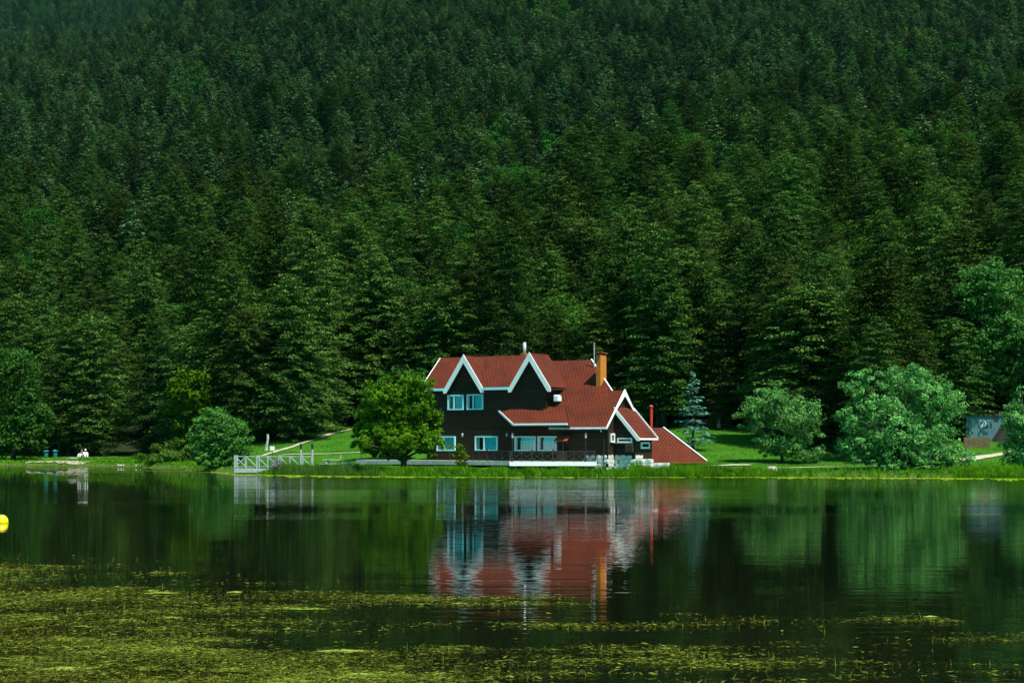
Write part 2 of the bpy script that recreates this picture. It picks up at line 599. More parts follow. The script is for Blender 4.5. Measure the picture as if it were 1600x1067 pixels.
def ground(x, y):
    x, y = np.asarray(x, float), np.asarray(y, float)
    u = 800 + FPX * x / y
    s0 = shore_y(u)
    d = y - s0
    lf = ip(u, FLAT)
    hs = np.maximum(ip(u, EDGE), 34.0) + 2
    q = np.clip(d / 1.5, 0, 1)
    z = np.where(d < 0, np.maximum(-1.5, 0.25 * d), 0.35 * q * q * (3 - 2 * q))
    z = z + 0.025 * np.clip(d - 1.5, 0, None).clip(0, lf - 1.5)
    z = z + 0.095 * np.clip(d - lf, 0, hs - lf)
    z1 = 0.35 + 0.025 * (lf - 1.5) + 0.095 * (hs - lf)
    y1 = s0 + hs
    yc = ip(u, CREST_Y)
    vc = ip(u, CREST_V)
    zc = CAM_H + (HZ - vc) / FPX * yc - 14
    yv = yc + 40
    zv = zc - 3
    yh = yc + 120
    zh = CAM_H + (HZ - 42 - vc) / FPX * yh
    vt = ip(u, TOP_V)
    yt = 1000 + 150 * np.clip((u - 200) / 400, 0, 1)
    zt = CAM_H + (HZ - vt) / FPX * yt - 13
    yd, zd = yt + 260, zt - 70
    yf = np.full_like(y, 2300.0)
    zf = CAM_H + (HZ + 100) / FPX * yf
    for (ya, za, yb, zb, pw) in ((y1, z1, yc, zc, 1.12), (yc, zc, yv, zv, 1), (yv, zv, yh, zh, 1), (yh, zh, yt, zt, 1.0), (yt, zt, yd, zd, 1), (yd, zd, yf, zf, 1)):
        k = np.clip((y - ya) / (yb - ya), 0, 1)
        z = np.where(y > ya, za + (zb - za) * k ** pw, z)
    und = np.sin(x * 0.061 + y * 0.023) * np.sin(y * 0.047 - x * 0.011)
    z = z + und * 5.0 * np.clip((y - 190) / 150, 0, 1) + 0.05 * np.sin(x * 0.9) * np.sin(y * 0.7) * np.clip(d / 4, 0, 1)
    return z


def gz(x, y):
    return float(ground(x, y))


def px(u, v, y):
    """photo pixel at depth y -> world point"""
    return Vector(((u - 800) / FPX * y, y, CAM_H - (v - HZ) / FPX * y))


def on_ground(u, v):
    """where the sight line through a photo pixel meets the land"""
    t = (u - 800) / FPX
    ys = np.linspace(float(shore_y(u)), 420, 3000)
    zs = ground(t * ys, ys)
    vs = HZ - (zs - CAM_H) / ys * FPX
    hit = np.nonzero(vs <= v)[0]
    i = hit[0] if len(hit) else 0
    return Vector((t * ys[i], ys[i], zs[i]))


ys = np.concatenate([np.linspace(88, 180, 110), np.geomspace(182, 2600, 110)])
ts = np.linspace(-0.8, 0.8, 340)
T, Y = np.meshgrid(ts, ys)
X = T * Y
Z = ground(X, Y)
nv = np.stack([X.ravel(), Y.ravel(), Z.ravel()], 1)
ny, nx = X.shape
ii = (np.arange(ny - 1)[:, None] * nx + np.arange(nx - 1)[None, :]).ravel()
gf = np.stack([ii, ii + 1, ii + nx + 1, ii + nx], 1)
me = mesh_np('ground', nv, gf, M['ground'], smooth=True)
U = 800 + FPX * T
Dm = Y - shore_y(U)
wood = np.clip((Dm - ip(U, EDGE) - 1.5 + 2 * np.sin(X * 0.7)) / 4, 0, 1)
mud = np.clip(1 - Dm / 1.2, 0, 1)
for nm, arr in (('wood', wood), ('mud', mud)):
    a = me.attributes.new(nm, 'FLOAT', 'POINT')
    a.data.foreach_set('value', arr.ravel().astype(np.float32))
tag(obj('ground', me), 'grassy shore rising to wooded mountainside', kind='structure')

mb = MB()
mb.poly([(-2400, -60, 0), (2400, -60, 0), (2400, 240, 0), (-2400, 240, 0)], [(0, 1, 2, 3)])
tag(mb.build('lake_water', M['water']), 'dark still lake reflecting the house and trees', kind='structure')


def ribbon(name, uv_pts, width, label, mat='path', lift=0.07):
    P = [on_ground(u, v) for u, v in uv_pts]
    pts = []
    for a, b in zip(P[:-1], P[1:]):
        n = max(2, int((b - a).length / 0.8))
        pts += [a.lerp(b, k / n) for k in range(n)]
    pts.append(P[-1])
    vs, fs = [], []
    r = random.Random(len(name))
    for i, q in enumerate(pts):
        d = pts[min(i + 1, len(pts) - 1)] - pts[max(i - 1, 0)]
        s = Vector((-d.y, d.x, 0)).normalized()
        for k in (-1, -0.33, 0.33, 1):
            wdt = width * (0.5 + 0.12 * r.uniform(-1, 1))
            x, y = q.x + s.x * k * wdt, q.y + s.y * k * wdt
            vs.append((x, y, gz(x, y) + lift))
    for i in range(len(pts) - 1):
        for k in range(3):
            fs.append((i * 4 + k, i * 4 + k + 1, i * 4 + k + 5, i * 4 + k + 4))
    return tag(obj(name, mesh_np(name, vs, fs, M[mat])), label, kind='structure')


ribbon('path', [(410, 713), (430, 706.5), (460, 697.5), (490, 688), (520, 677.5), (548, 671)], 0.55, 'pale worn footpath climbing the lawn to the forest')
ribbon('path', [(440, 711.5), (500, 710), (575, 707)], 0.45, 'thin pale footpath crossing the lawn beside the round tree')
ribbon('path', [(1478, 722), (1535, 714.5), (1562, 711), (1600, 704), (1660, 700)], 1.6, 'pale gravel path behind the silver willows')
ribbon('path', [(1205, 731.5), (1260, 731), (1345, 730), (1400, 728)], 0.45, 'pale gravel path behind the shore under the willows')
ribbon('path', [(45, 721.8), (80, 721.3), (142, 721.5)], 2.2, 'pale sandy strip along the far shore')
ribbon('path', [(1112, 729), (1150, 727), (1172, 727.5)], 1.4, 'pale paved patch on the lawn beside the red annex roof')


# ------------------------------------------------------------------ plants: leaf-sized faces
def diamonds(C, A, B):
    C, A, B = (np.asarray(q, np.float32) for q in (C, A, B))
    n = len(C)
    v = np.empty((n, 4, 3), np.float32)
    v[:, 0] = C - A
    v[:, 1] = C + B
    v[:, 2] = C + A
    v[:, 3] = C - B
    return v.reshape(-1, 3), np.arange(n * 4, dtype=np.int32).reshape(-1, 4)


def unit(a):
    return a / np.maximum(np.linalg.norm(a, axis=-1, keepdims=True), 1e-6)


def conifer_faces(r, H, Rm, cb, step, elw, roundness=0.75, droop=0.5, gap=0.0, fine=2.7, sub=1):
    C, A, B = [], [], []
    z = cb * H
    while z < H * 0.99:
        tt = (z - cb * H) / (H - cb * H)
        rad = Rm * (1 - tt) ** roundness * (0.6 + 0.4 * min(1, tt / 0.18)) + 0.12
        nb = int(6 + 3 * r.random())
        a0 = r.random() * 6.283
        for k in range(nb):
            if r.random() < gap:
                continue
            az = a0 + 6.283 * k / nb + r.normal(0, 0.25)
            L = rad * r.uniform(0.6, 1.15)
            sl = -0.12 + 0.6 * tt * tt + r.normal(0, 0.08)
            fw = np.array([math.cos(az), math.sin(az), 0])
            sd = np.array([-math.sin(az), math.cos(az), 0])
            n = max(2, int(L / (elw * fine)))
            zz = z + r.normal(0, 0.09)
            for i in range(n):
                s = 0.18 + 0.82 * (i + r.random() * 0.8) / n
                base = fw * L * s + np.array([0, 0, zz + sl * L * s - droop * 0.3 * L * s * s])
                tw = (0.22 + 0.5 * (1 - s)) * min(L, 2.6) * 0.62 + 0.12
                for sg in (-1, 1):
                    dr = fw * r.uniform(0.45, 0.95) + sd * sg * r.uniform(0.4, 0.95)
                    dr = dr + np.array([0, 0, -droop * r.uniform(0.1, 0.8)])
                    dr /= np.linalg.norm(dr)
                    for q in range(sub):
                        d2 = dr + r.normal(0, 0.38, 3)
                        d2 /= np.linalg.norm(d2)
                        pr = np.cross(d2, [0, 0, 1.0]) + r.normal(0, 0.35, 3)
                        pr /= np.linalg.norm(pr)
                        hl = (tw * 0.5 + elw * 0.6) / sub ** 0.5
                        C.append(base + dr * tw * (q + 0.5 * r.random() + 0.25) / sub)
                        A.append(d2 * hl)
                        B.append(pr * elw * r.uniform(0.7, 1.25))
        z += step * r.uniform(0.75, 1.25)
    for k in range(6):                                   # leader
        dr = unit(np.array([r.normal(0, 0.4), r.normal(0, 0.4), 1.0]))
        C.append(np.array([0, 0, H - 0.15]) + dr * 0.1)
        A.append(dr * 0.4)
        B.append(unit(np.cross(dr, r.normal(size=3))) * elw * 0.5)
    return np.array(C), np.array(A), np.array(B)


def fir_faces(r, H, Rm, cb, nbr, per, elw, roundness=0.5, flat=0.24, droop=0.35, psz=1.0):
    """branches that each carry flat tufts of needles, dense outside, open gaps between the tiers"""
    C, A, B, T = [], [], [], []
    zs = cb + (1 - cb) * (np.linspace(0, 1, nbr) ** 0.92)
    for k, tz in enumerate(zs):
        tt = (tz - cb) / (1 - cb)
        rad = Rm * max(0.02, 1 - tt) ** roundness * (0.62 + 0.38 * min(1, tt / 0.2))
        az = k * 2.39996 + r.normal(0, 0.3)
        L = rad * r.uniform(0.62, 1.12) + 0.15
        fw = np.array([math.cos(az), math.sin(az), 0])
        for s in (0.32, 0.66, 0.95) if L > 1.4 else (0.6,):
            pr = min(1.35, 0.24 * L + 0.32) * psz * r.uniform(0.7, 1.3) * (1.0 if s > 0.4 else 0.8)
            cen = fw * L * s + np.array([0, 0, tz * H + (0.45 * tt - 0.1) * L * s - droop * 0.3 * L * s * s]) + r.normal(0, 0.12, 3)
            n = int(per * r.uniform(0.7, 1.3) * (pr / 0.9 / psz) ** 1.5) + 4
            d = unit(r.normal(size=(n, 3)))
            rr = r.uniform(0.1, 1.0, (n, 1)) ** 0.45
            off = d * rr * pr * np.array([1, 1, flat])
            out = off @ fw
            off[:, 2] -= 0.14 * out + 0.26 * (np.linalg.norm(off[:, :2], axis=1) ** 2) / pr
            dr = unit(off * np.array([1, 1, 0.4]) + fw * 0.5 * pr + r.normal(0, 0.25, (n, 3)) * pr * np.array([1, 1, 0.7]) - np.array([0, 0, 0.12 * pr]))
            side = unit(np.cross(dr, np.array([0, 0, 1.0])) + r.normal(0, 1, (n, 3)) * np.array([0.2, 0.2, 0.22]))
            C.append(cen + off)
            A.append(dr * (elw * r.uniform(1.2, 2.4, (n, 1))))
            B.append(side * (elw * r.uniform(0.6, 1.1, (n, 1))))
            T.append(np.clip(r.normal(r.uniform(0.3, 0.7), 0.2, n), 0, 1))
    n = 14
    dr = unit(np.stack([r.normal(0, 0.5, n), r.normal(0, 0.5, n), np.ones(n)], 1))
    C.append(np.array([0, 0, H - 0.3]) + dr * 0.2)
    A.append(dr * 0.35)
    B.append(unit(np.cross(dr, r.normal(size=(n, 3)))) * elw)
    T.append(r.random(n))
    return np.concatenate(C), np.concatenate(A), np.concatenate(B), np.concatenate(T)


def fir_proto(seed, H, Rm, cb, nbr, per, elw, mat, **kw):
    r = np.random.default_rng(seed)
    C, A, B, T = fir_faces(r, H, Rm, cb, nbr, per, elw, **kw)
    v, f = diamonds(C, A, B)
    return mesh_np('needles', v, f, mat, T), trunk_mesh('trunk', H * 0.93, 0.015 * H, M['bark'], 0.0, seed)


def trunk_mesh(name, H, r0, mat, lean=0.0, seed=0, limbs=(), wob=1.0):
    mb = MB()
    r = random.Random(seed)
    n = 6
    pts = [(lean * (i / n) ** 1.5 * H + r.uniform(-1, 1) * 0.012 * wob * H * (0 < i), r.uniform(-1, 1) * 0.012 * wob * H * (0 < i), H * i / n - (0.4 if i == 0 else 0)) for i in range(n + 1)]
    mb.tube(pts, [r0 * (1.35 if i == 0 else 1) * (1 - 0.88 * i / n) for i in range(n + 1)], 7)
    for (p0, p1, ra) in limbs:
        a, b = Vector(p0), Vector(p1)
        mid = a.lerp(b, 0.5) + Vector((r.uniform(-1, 1), r.uniform(-1, 1), 0.6)) * (b - a).length * 0.1
        mb.tube([a, mid, b], [ra, ra * 0.65, ra * 0.2], 5)
    me = bpy.data.meshes.new(name)
    me.from_pydata(mb.v, [], mb.f)
    me.materials.append(mat)
    for pl in me.polygons:
        pl.use_smooth = True
    return me


def clump_faces(r, ells, nclump, per, lsize, aspect=0.45, spread=0.34, up=0.35):
    """leaf faces in clumps spread through a set of ellipsoids (centre, radii)"""
    vol = np.array([e[1][0] * e[1][1] * e[1][2] for e in ells]) ** 0.75
    pick = r.choice(len(ells), nclump, p=vol / vol.sum())
    d = unit(r.normal(size=(nclump, 3)))
    fr = r.uniform(0.2, 1.0, (nclump, 1)) ** 0.55 * r.uniform(0.85, 1.22, (nclump, 1))
    cen = np.array([ells[i][0] for i in pick]) + d * fr * np.array([ells[i][1] for i in pick])
    rc = np.array([min(ells[i][1]) for i in pick])[:, None] * spread * r.uniform(0.7, 1.35, (nclump, 1))
    per_n = np.maximum(6, (per * r.uniform(0.6, 1.4, nclump)).astype(int))
    idx = np.repeat(np.arange(nclump), per_n)
    dl = unit(r.normal(size=(len(idx), 3)))
    pos = cen[idx] + dl * rc[idx] * r.uniform(0.25, 1.1, (len(idx), 1)) ** 0.6 * np.array([1.15, 1.15, 0.8])
    nrm = unit(0.55 * dl + np.array([0, 0, up]) + 0.55 * r.normal(size=(len(idx), 3)) + 0.25 * d[idx])
    A = unit(np.cross(nrm, r.normal(size=(len(idx), 3))))
    B = np.cross(nrm, A)
    sz = lsize * r.uniform(0.6, 1.3, (len(idx), 1))
    tint = np.clip(np.repeat(r.uniform(0.1, 0.9, nclump), per_n) + r.normal(0, 0.22, len(idx)), 0, 1)
    return pos, A * sz, B * sz * aspect, tint, cen


# ------------------------------------------------------------------ prototypes for the forest
def conifer_proto(seed, H, Rm, cb, step, elw, mat, **kw):
    r = np.random.default_rng(seed)
    C, A, B = conifer_faces(r, H, Rm, cb, step, elw, **kw)
    v, f = diamonds(C, A, B)
    tint = np.clip(r.normal(0.5, 0.26, len(f)), 0, 1)
    return mesh_np('needles', v, f, mat, tint), trunk_mesh('trunk', H * 0.96, 0.017 * H, M['bark'], 0.0, seed)


def broad_proto(seed, H, Rm, mat, ncl, per, ls):
    r = np.random.default_rng(seed)
    ells = [((0, 0, H * 0.62), (Rm, Rm, H * 0.36)), ((Rm * 0.3, -Rm * 0.2, H * 0.45), (Rm * 0.85, Rm * 0.85, H * 0.28)), ((-Rm * 0.35, 0.1, H * 0.5), (Rm * 0.8, Rm * 0.8, H * 0.3))]
    P_, A, B, tint, cen = clump_faces(r, ells, ncl, per, ls, 0.6, 0.3, 0.45)
    v, f = diamonds(P_, A, B)
    limbs = [((0, 0, H * 0.3), tuple(c), 0.09) for c in cen[:7]]
    return mesh_np('leaves', v, f, mat, tint), trunk_mesh('trunk', H * 0.7, 0.02 * H, M['bark'], 0.0, seed, limbs)


NEAR = []
for k, (H, Rm, cb, rd) in enumerate([(17, 4.4, 0.16, 0.62), (15, 4.0, 0.14, 0.6), (18.5, 4.6, 0.2, 0.7), (14, 3.9, 0.12, 0.55), (16, 3.6, 0.22, 0.75), (19, 4.2, 0.18, 0.66)]):
    NEAR.append(fir_proto(100 + k, H, Rm * 1.04, cb * 0.5, 235, 36, 0.075, M['conifer'], roundness=(0.56, 0.34, 0.44, 0.28, 0.5, 0.38)[k], flat=0.2, psz=0.7) + (H, 'conifer'))
for k, (H, Rm) in enumerate([(13, 4.2), (11, 3.6)]):
    NEAR.append(broad_proto(200 + k, H, Rm, M['broad'], 95, 62, 0.22) + (H, 'broad'))

# ------------------------------------------------------------------ forest trees one can tell apart
rf = np.random.default_rng(11)
cand = []
sp = 5.7
y = 120.0
while y < 470:
    hw = 0.40 * y
    for x in np.arange(-hw, hw, sp):
        cand.append((x + rf.uniform(-0.42, 0.42) * sp, y + rf.uniform(-0.42, 0.42) * sp))
    y += sp * 0.95
for u0, u1, st in ((385, 720, 62), (1030, 1110, 60), (1165, 1260, 45)):           # close-set trees along the forest's edge
    for u_ in np.arange(u0, u1, st):
        for k_ in (0.5, 5.0):
            uu = u_ + k_ * 6 + rf.uniform(-10, 10)
            yy = float(shore_y(uu)) + float(ip(uu, EDGE)) + k_ + rf.uniform(0, 1.5)
            cand.append(((uu - 800) / FPX * yy, yy))
cand = np.array(cand)
cu = 800 + FPX * cand[:, 0] / cand[:, 1]
cd = cand[:, 1] - shore_y(cu)
keep = (cd > ip(cu, EDGE)) & (cand[:, 1] < ip(cu, CREST_Y) + 30) & ((cd < ip(cu, EDGE) + 7) | (rf.random(len(cand)) > 0.13))
cand, cu, cd = cand[keep], cu[keep], cd[keep]
order = np.argsort(cand[:, 1])
inview = (cu > -70) & (cu < 1670)
near_idx = [i for i in order if inview[i]][:270]
near_set = set(near_idx)
front = sorted([i for i in near_idx if cd[i] - ip(cu[i], EDGE) < 5.5], key=lambda i: cu[i])
ORD = ['first', 'second', 'third', 'fourth', 'fifth', 'sixth', 'seventh', 'eighth', 'ninth', 'tenth', 'eleventh', 'twelfth', 'thirteenth', 'fourteenth', 'fifteenth',
       'sixteenth', 'seventeenth', 'eighteenth', 'nineteenth', 'twentieth', 'twenty-first', 'twenty-second', 'twenty-third', 'twenty-fourth', 'twenty-fifth', 'twenty-sixth',
       'twenty-seventh', 'twenty-eighth', 'twenty-ninth', 'thirtieth', 'thirty-first', 'thirty-second', 'thirty-third', 'thirty-fourth', 'thirty-fifth']
rank = {i: k for k, i in enumerate(front)}


def add_tree(name, crown_me, trunk_me, loc, rz, s, label, cat, group=None, sz=1.0, sx=1.0, lean=(0, 0)):
    e = empty(name, loc, rz, label=label, cat=cat, group=group)
    e.scale = (s * sx, s * sx, s * sz)
    e.rotation_euler = (lean[0], lean[1], rz)
    obj('trunk', trunk_me, e)
    obj('crown', crown_me, e)
    return e


MARKS = [(-999, 'the leftmost shore tree'), (100, 'the two seated people'), (215, 'the low olive bush'), (300, 'the rounded willow bush'), (400, 'the jetty lawn'),
         (520, 'the round bright green tree'), (660, 'the first gable'), (770, 'the second gable'), (870, 'the brick chimney'), (970, 'the red annex roof'), (1060, 'the blue spruce'),
         (1115, 'the log rails'), (1165, 'the smaller willow'), (1300, 'the large willow left half'), (1410, 'the large willow right half'), (1500, 'the grey-blue cabin')]
zone_n = {}
for i in near_idx:
    x, y = cand[i]
    broad = rf.random() < 0.17 and cd[i] > ip(cu[i], EDGE) + 9
    k = int(rf.integers(6, 8)) if broad else int(rf.integers(0, 6))
    cm, tm, H, kind = NEAR[k]
    nm = 'broadleaf_tree' if broad else 'conifer_tree'
    mk = [m_ for u_, m_ in MARKS if u_ <= cu[i]][-1]
    zone_n[mk] = zone_n.get(mk, 0) + 1
    what = 'light green leafy tree' if broad else 'dark layered conifer'
    no = ORD[min(zone_n[mk], len(ORD)) - 1]
    lab = f'{what}, {no} up the forest above {mk}'
    add_tree(nm, cm, tm, (x, y, gz(x, y) - 0.1), rf.uniform(0, 6.28), rf.uniform(0.66, 1.2), lab, 'tree', 'forest trees behind the lake house', rf.uniform(0.85, 1.12), rf.uniform(0.85, 1.15), (rf.normal(0, 0.04), rf.normal(0, 0.04)))

# ------------------------------------------------------------------ the forest beyond: one mass
FAR = []
pcol = bpy.data.collections.new('forest_tree_kinds')


def joined_proto(nm, pair):
    cm, tm = pair[0], pair[1]
    n1 = len(cm.vertices)
    me = cm.copy()
    # crown and trunk in one mesh
    import bmesh
    bm = bmesh.new()
    bm.from_mesh(cm)
    nf = len(bm.faces)
    bm.from_mesh(tm)
    bm.faces.ensure_lookup_table()
    for fi in range(nf, len(bm.faces)):
        bm.faces[fi].material_index = 1
    bm.to_mesh(me)
    bm.free()
    me.materials.clear()
    me.materials.append(cm.materials[0])
    me.materials.append(tm.materials[0])
    o = bpy.data.objects.new(nm, me)
    pcol.objects.link(o)
    return o


protos = []
for k in range(8):
    protos.append(joined_proto('a%02d_near' % k, NEAR[k]))
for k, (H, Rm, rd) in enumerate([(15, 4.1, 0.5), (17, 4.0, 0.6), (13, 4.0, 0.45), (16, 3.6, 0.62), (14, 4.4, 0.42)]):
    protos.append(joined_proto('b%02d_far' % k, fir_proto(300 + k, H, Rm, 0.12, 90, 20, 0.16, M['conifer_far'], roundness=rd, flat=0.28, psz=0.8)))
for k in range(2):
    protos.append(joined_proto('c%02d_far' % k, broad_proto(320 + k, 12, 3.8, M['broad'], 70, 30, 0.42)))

rest = [i for i in order if i not in near_set and -160 < cu[i] < 1760]
PX, PI_, PS, PR = [], [], [], []
for i in rest:
    x, y = cand[i]
    PX.append((x, y))
    PI_.append(int(rf.integers(6, 8)) if rf.random() < 0.27 else (int(rf.integers(8, 13)) if rf.random() < (y - 230) / 260 else int(rf.integers(0, 6))))
    PS.append(rf.uniform(0.68, 1.2))
far_xy = []
y = 320.0
sp = 6.5
while y < 1330:
    hw = 0.375 * y
    xs = np.arange(-hw, hw, sp)
    far_xy.append(np.stack([xs + rf.uniform(-0.45, 0.45, len(xs)) * sp, np.full(len(xs), y) + rf.uniform(-0.45, 0.45, len(xs)) * sp], 1))
    y += sp
far_xy = np.concatenate(far_xy)
fu = 800 + FPX * far_xy[:, 0] / far_xy[:, 1]
yc_ = ip(fu, CREST_Y)
yt_ = 1000 + 150 * np.clip((fu - 200) / 400, 0, 1)
kp = (rf.random(len(far_xy)) > 0.1) & (far_xy[:, 1] > yc_ + 32) & (far_xy[:, 1] < yt_ + 40)
far_xy = far_xy[kp]
clus = np.sin(far_xy[:, 0] * 0.021 + 1.3) * np.sin(far_xy[:, 1] * 0.017) + rf.normal(0, 0.35, len(far_xy))
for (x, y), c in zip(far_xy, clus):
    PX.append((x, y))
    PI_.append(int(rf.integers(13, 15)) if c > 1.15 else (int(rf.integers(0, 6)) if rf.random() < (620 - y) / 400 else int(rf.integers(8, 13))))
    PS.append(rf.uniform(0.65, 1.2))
# the farther ridge at the top left
for _ in range(6500):
    y = rf.uniform(1450, 2330)
    t = rf.uniform(-0.37, -0.14)
    PX.append((t * y, y))
    PI_.append(int(rf.integers(8, 13)))
    PS.append(rf.uniform(1.0, 1.5))
PX = np.array(PX)
pv = np.stack([PX[:, 0], PX[:, 1], ground(PX[:, 0], PX[:, 1]) - 0.2], 1)
me = bpy.data.meshes.new('forest')
me.vertices.add(len(pv))
me.vertices.foreach_set('co', pv.astype(np.float32).ravel())
for nm, typ, dat in (('idx', 'INT', np.array(PI_, np.int32)), ('scl', 'FLOAT', np.array(PS, np.float32)), ('rotz', 'FLOAT', rf.uniform(0, 6.28, len(pv)).astype(np.float32))):
    a = me.attributes.new(nm, typ, 'POINT')
    a.data.foreach_set('value', dat)
fo = tag(obj('forest', me), 'dense conifer forest covering the mountainside', 'forest', kind='stuff')
ng = bpy.data.node_groups.new('forest_trees', 'GeometryNodeTree')
ng.interface.new_socket('Geometry', in_out='INPUT', socket_type='NodeSocketGeometry')
ng.interface.new_socket('Geometry', in_out='OUTPUT', socket_type='NodeSocketGeometry')
gi = ng.nodes.new('NodeGroupInput')
go = ng.nodes.new('NodeGroupOutput')
iop = ng.nodes.new('GeometryNodeInstanceOnPoints')
ci = ng.nodes.new('GeometryNodeCollectionInfo')
ci.inputs['Collection'].default_value = pcol
ci.inputs['Separate Children'].default_value = True
ci.inputs['Reset Children'].default_value = True


def named(nm, typ):
    n = ng.nodes.new('GeometryNodeInputNamedAttribute')
    n.data_type = typ
    n.inputs['Name'].default_value = nm
    return n.outputs['Attribute']


cx = ng.nodes.new('ShaderNodeCombineXYZ')
ng.links.new(named('rotz', 'FLOAT'), cx.inputs[2])
ng.links.new(gi.outputs[0], iop.inputs['Points'])
ng.links.new(ci.outputs[0], iop.inputs['Instance'])
iop.inputs['Pick Instance'].default_value = True
ng.links.new(named('idx', 'INT'), iop.inputs['Instance Index'])
ng.links.new(cx.outputs[0], iop.inputs['Rotation'])
ng.links.new(named('scl', 'FLOAT'), iop.inputs['Scale'])
ng.links.new(iop.outputs[0], go.inputs[0])
gm = fo.modifiers.new('trees', 'NODES')
gm.node_group = ng
#==HOUSE==

# ------------------------------------------------------------------ the lake house
# local frame: x along the gabled front (to the right and nearer), y into the house, z above the water
HX, HY = -6.405, 122.0
house = empty('lake_house', (HX, HY, 0), R(-30), label='dark brown lake house with red shingle roofs and white trimmed gables', cat='house')
hc, hs_ = math.cos(R(30)), math.sin(R(30))


def hw(a, b, z):
    """house frame -> world"""
    return Vector((HX + a * hc + b * hs_, HY - a * hs_ + b * hc, z))


# walls
mb = MB()
mb.box(0, 10.4, 0, 5.3, 0.4, 6.55)
mb.box(10.4, 11.56, 0.001, 4.4, 0.4, 3.9)
for ac in (3.2, 9.1):                                    # front gable walls
    mb.prism([(ac - 1.62, 0.0, 6.55), (ac + 1.62, 0.0, 6.55), (ac, 0.0, 8.93)], (0, 2.5, 0))
mb.prism([(0.0, 0.15, 6.55), (0.0, 5.15, 6.55), (0.0, 2.65, 8.95)], (8.5, 0, 0))
mb.build('wall', M['brown'], house)
mb = MB()
mb.box(10.41, 14.0, 2.2, 3.0, 0.4, 6.25)
mb.box(10.41, 11.0, 3.0, 7.6, 0.4, 6.25)
mb.build('wall', M['brown'], house)
mb = MB()
mb.box(11.56, 15.85, -0.45, 4.45, 0.3, 3.75)
mb.prism([(15.85, -0.3, 3.75), (15.85, 4.3, 3.75), (15.85, 2.0, 6.05)], (-5.3, 0, 0))
mb.build('wall', M['brown'], house)
mb = MB()
mb.box(15.86, 17.55, 0.62, 3.6, 0.9, 2.85)
mb.prism([(15.86, 0.62, 2.85), (17.55, 0.62, 2.85), (15.86, 0.62, 4.8)], (0, 2.98, 0))
mb.build('wall', M['brown'], house)


# roofs
def roof(polys, name='roof', th=0.1):
    mb = MB()
    for q in polys:
        mb.slab(q, th)
    return mb.build(name, M['shingle'], house, uv=True)


def zm(b):
    return 6.70 + 0.867 * (b + 0.35)                      # main roof plane


ZR = zm(2.65)
main_roof = roof([[(-0.8, -0.35, zm(-.35)), (1.42, -0.35, zm(-.35)), (3.2, 2.65, ZR), (-0.8, 2.65, ZR)],
                  [(4.98, -0.35, zm(-.35)), (7.33, -0.35, zm(-.35)), (9.1, 2.65, ZR), (3.2, 2.65, ZR)],
                  [(-0.8, 5.65, zm(-.35)), (9.05, 5.65, zm(-.35)), (9.05, 2.65, ZR), (-0.8, 2.65, ZR)]])
GA = 9.27
for ac in (3.2, 9.1):
    roof([[(ac, -0.28, GA), (ac - 1.79, -0.28, GA - 2.62), (ac - 1.79, 2.7, GA - 2.62), (ac, 2.7, GA)],
          [(ac, -0.28, GA), (ac + 1.79, -0.28, GA - 2.62), (ac + 1.79, 2.7, GA - 2.62), (ac, 2.7, GA)]], th=0.08)
# set-back upper roof, hipped at its right end
roof([[(7.4, 1.9, 6.3), (15.0, 1.9, 6.3), (11.7, 4.95, 8.92), (7.4, 4.95, 8.92)],
      [(7.4, 8.0, 6.3), (11.2, 8.0, 6.3), (11.7, 4.95, 8.92), (7.4, 4.95, 8.92)],
      [(15.0, 1.9, 6.3), (11.2, 8.0, 6.3), (11.7, 4.95, 8.92)]])
# wing
roof([[(11.2, -1.0, 3.57), (16.0, -1.0, 3.57), (16.0, 2.0, 6.37), (10.42, 2.0, 6.37)],
      [(10.42, 5.0, 3.57), (16.0, 5.0, 3.57), (16.0, 2.0, 6.37), (10.42, 2.0, 6.37)]])
# porch roof in front of the second gable
roof([[(8.40, -1.6, 3.86), (13.1, -1.6, 3.86), (10.6, 2.0, 6.40), (10.42, 2.0, 6.40), (10.42, 0.02, 5.003), (6.85, 0.02, 5.003), (6.25, -0.05, 4.954)]])
# lean-to against the wing's end
roof([[(15.9, 0.48, 5.06), (15.9, 3.7, 5.06), (17.95, 3.7, 2.76), (17.95, 0.48, 2.76)]])
# gap between porch roof and wing roof
mb = MB()
mb.prism([(13.08, -1.58, 3.80), (10.62, 1.97, 6.33), (10.62, 1.9, 6.2), (13.0, -1.0, 3.45)], (-0.12, 0, 0))
mb.build('roof_return', M['brown'], house)


def trim(name, segs, wd, ht, parent=house, mat='white'):
    mb = MB()
    for p0, p1, up in segs:
        mb.beam(p0, p1, wd, ht, up)
    return mb.build(name, M[mat], parent)


# barge boards of the two front gables: each board its own piece
for ac in (3.2, 9.1):
    for sg in (-1, 1):
        mb = MB()
        y0, y1 = -0.36, -0.29
        ap, ft = GA + 0.05, GA - 2.72
        xo = sg * 1.86
        mb.prism([(ac, y0, ap), (ac + xo, y0, ft), (ac + xo, y0, ft - 0.26), (ac + xo * 0.86, y0, ft - 0.26), (ac, y0, ap - 0.66)], (0, y1 - y0, 0))
        mb.build('barge_board', M['white'], house)
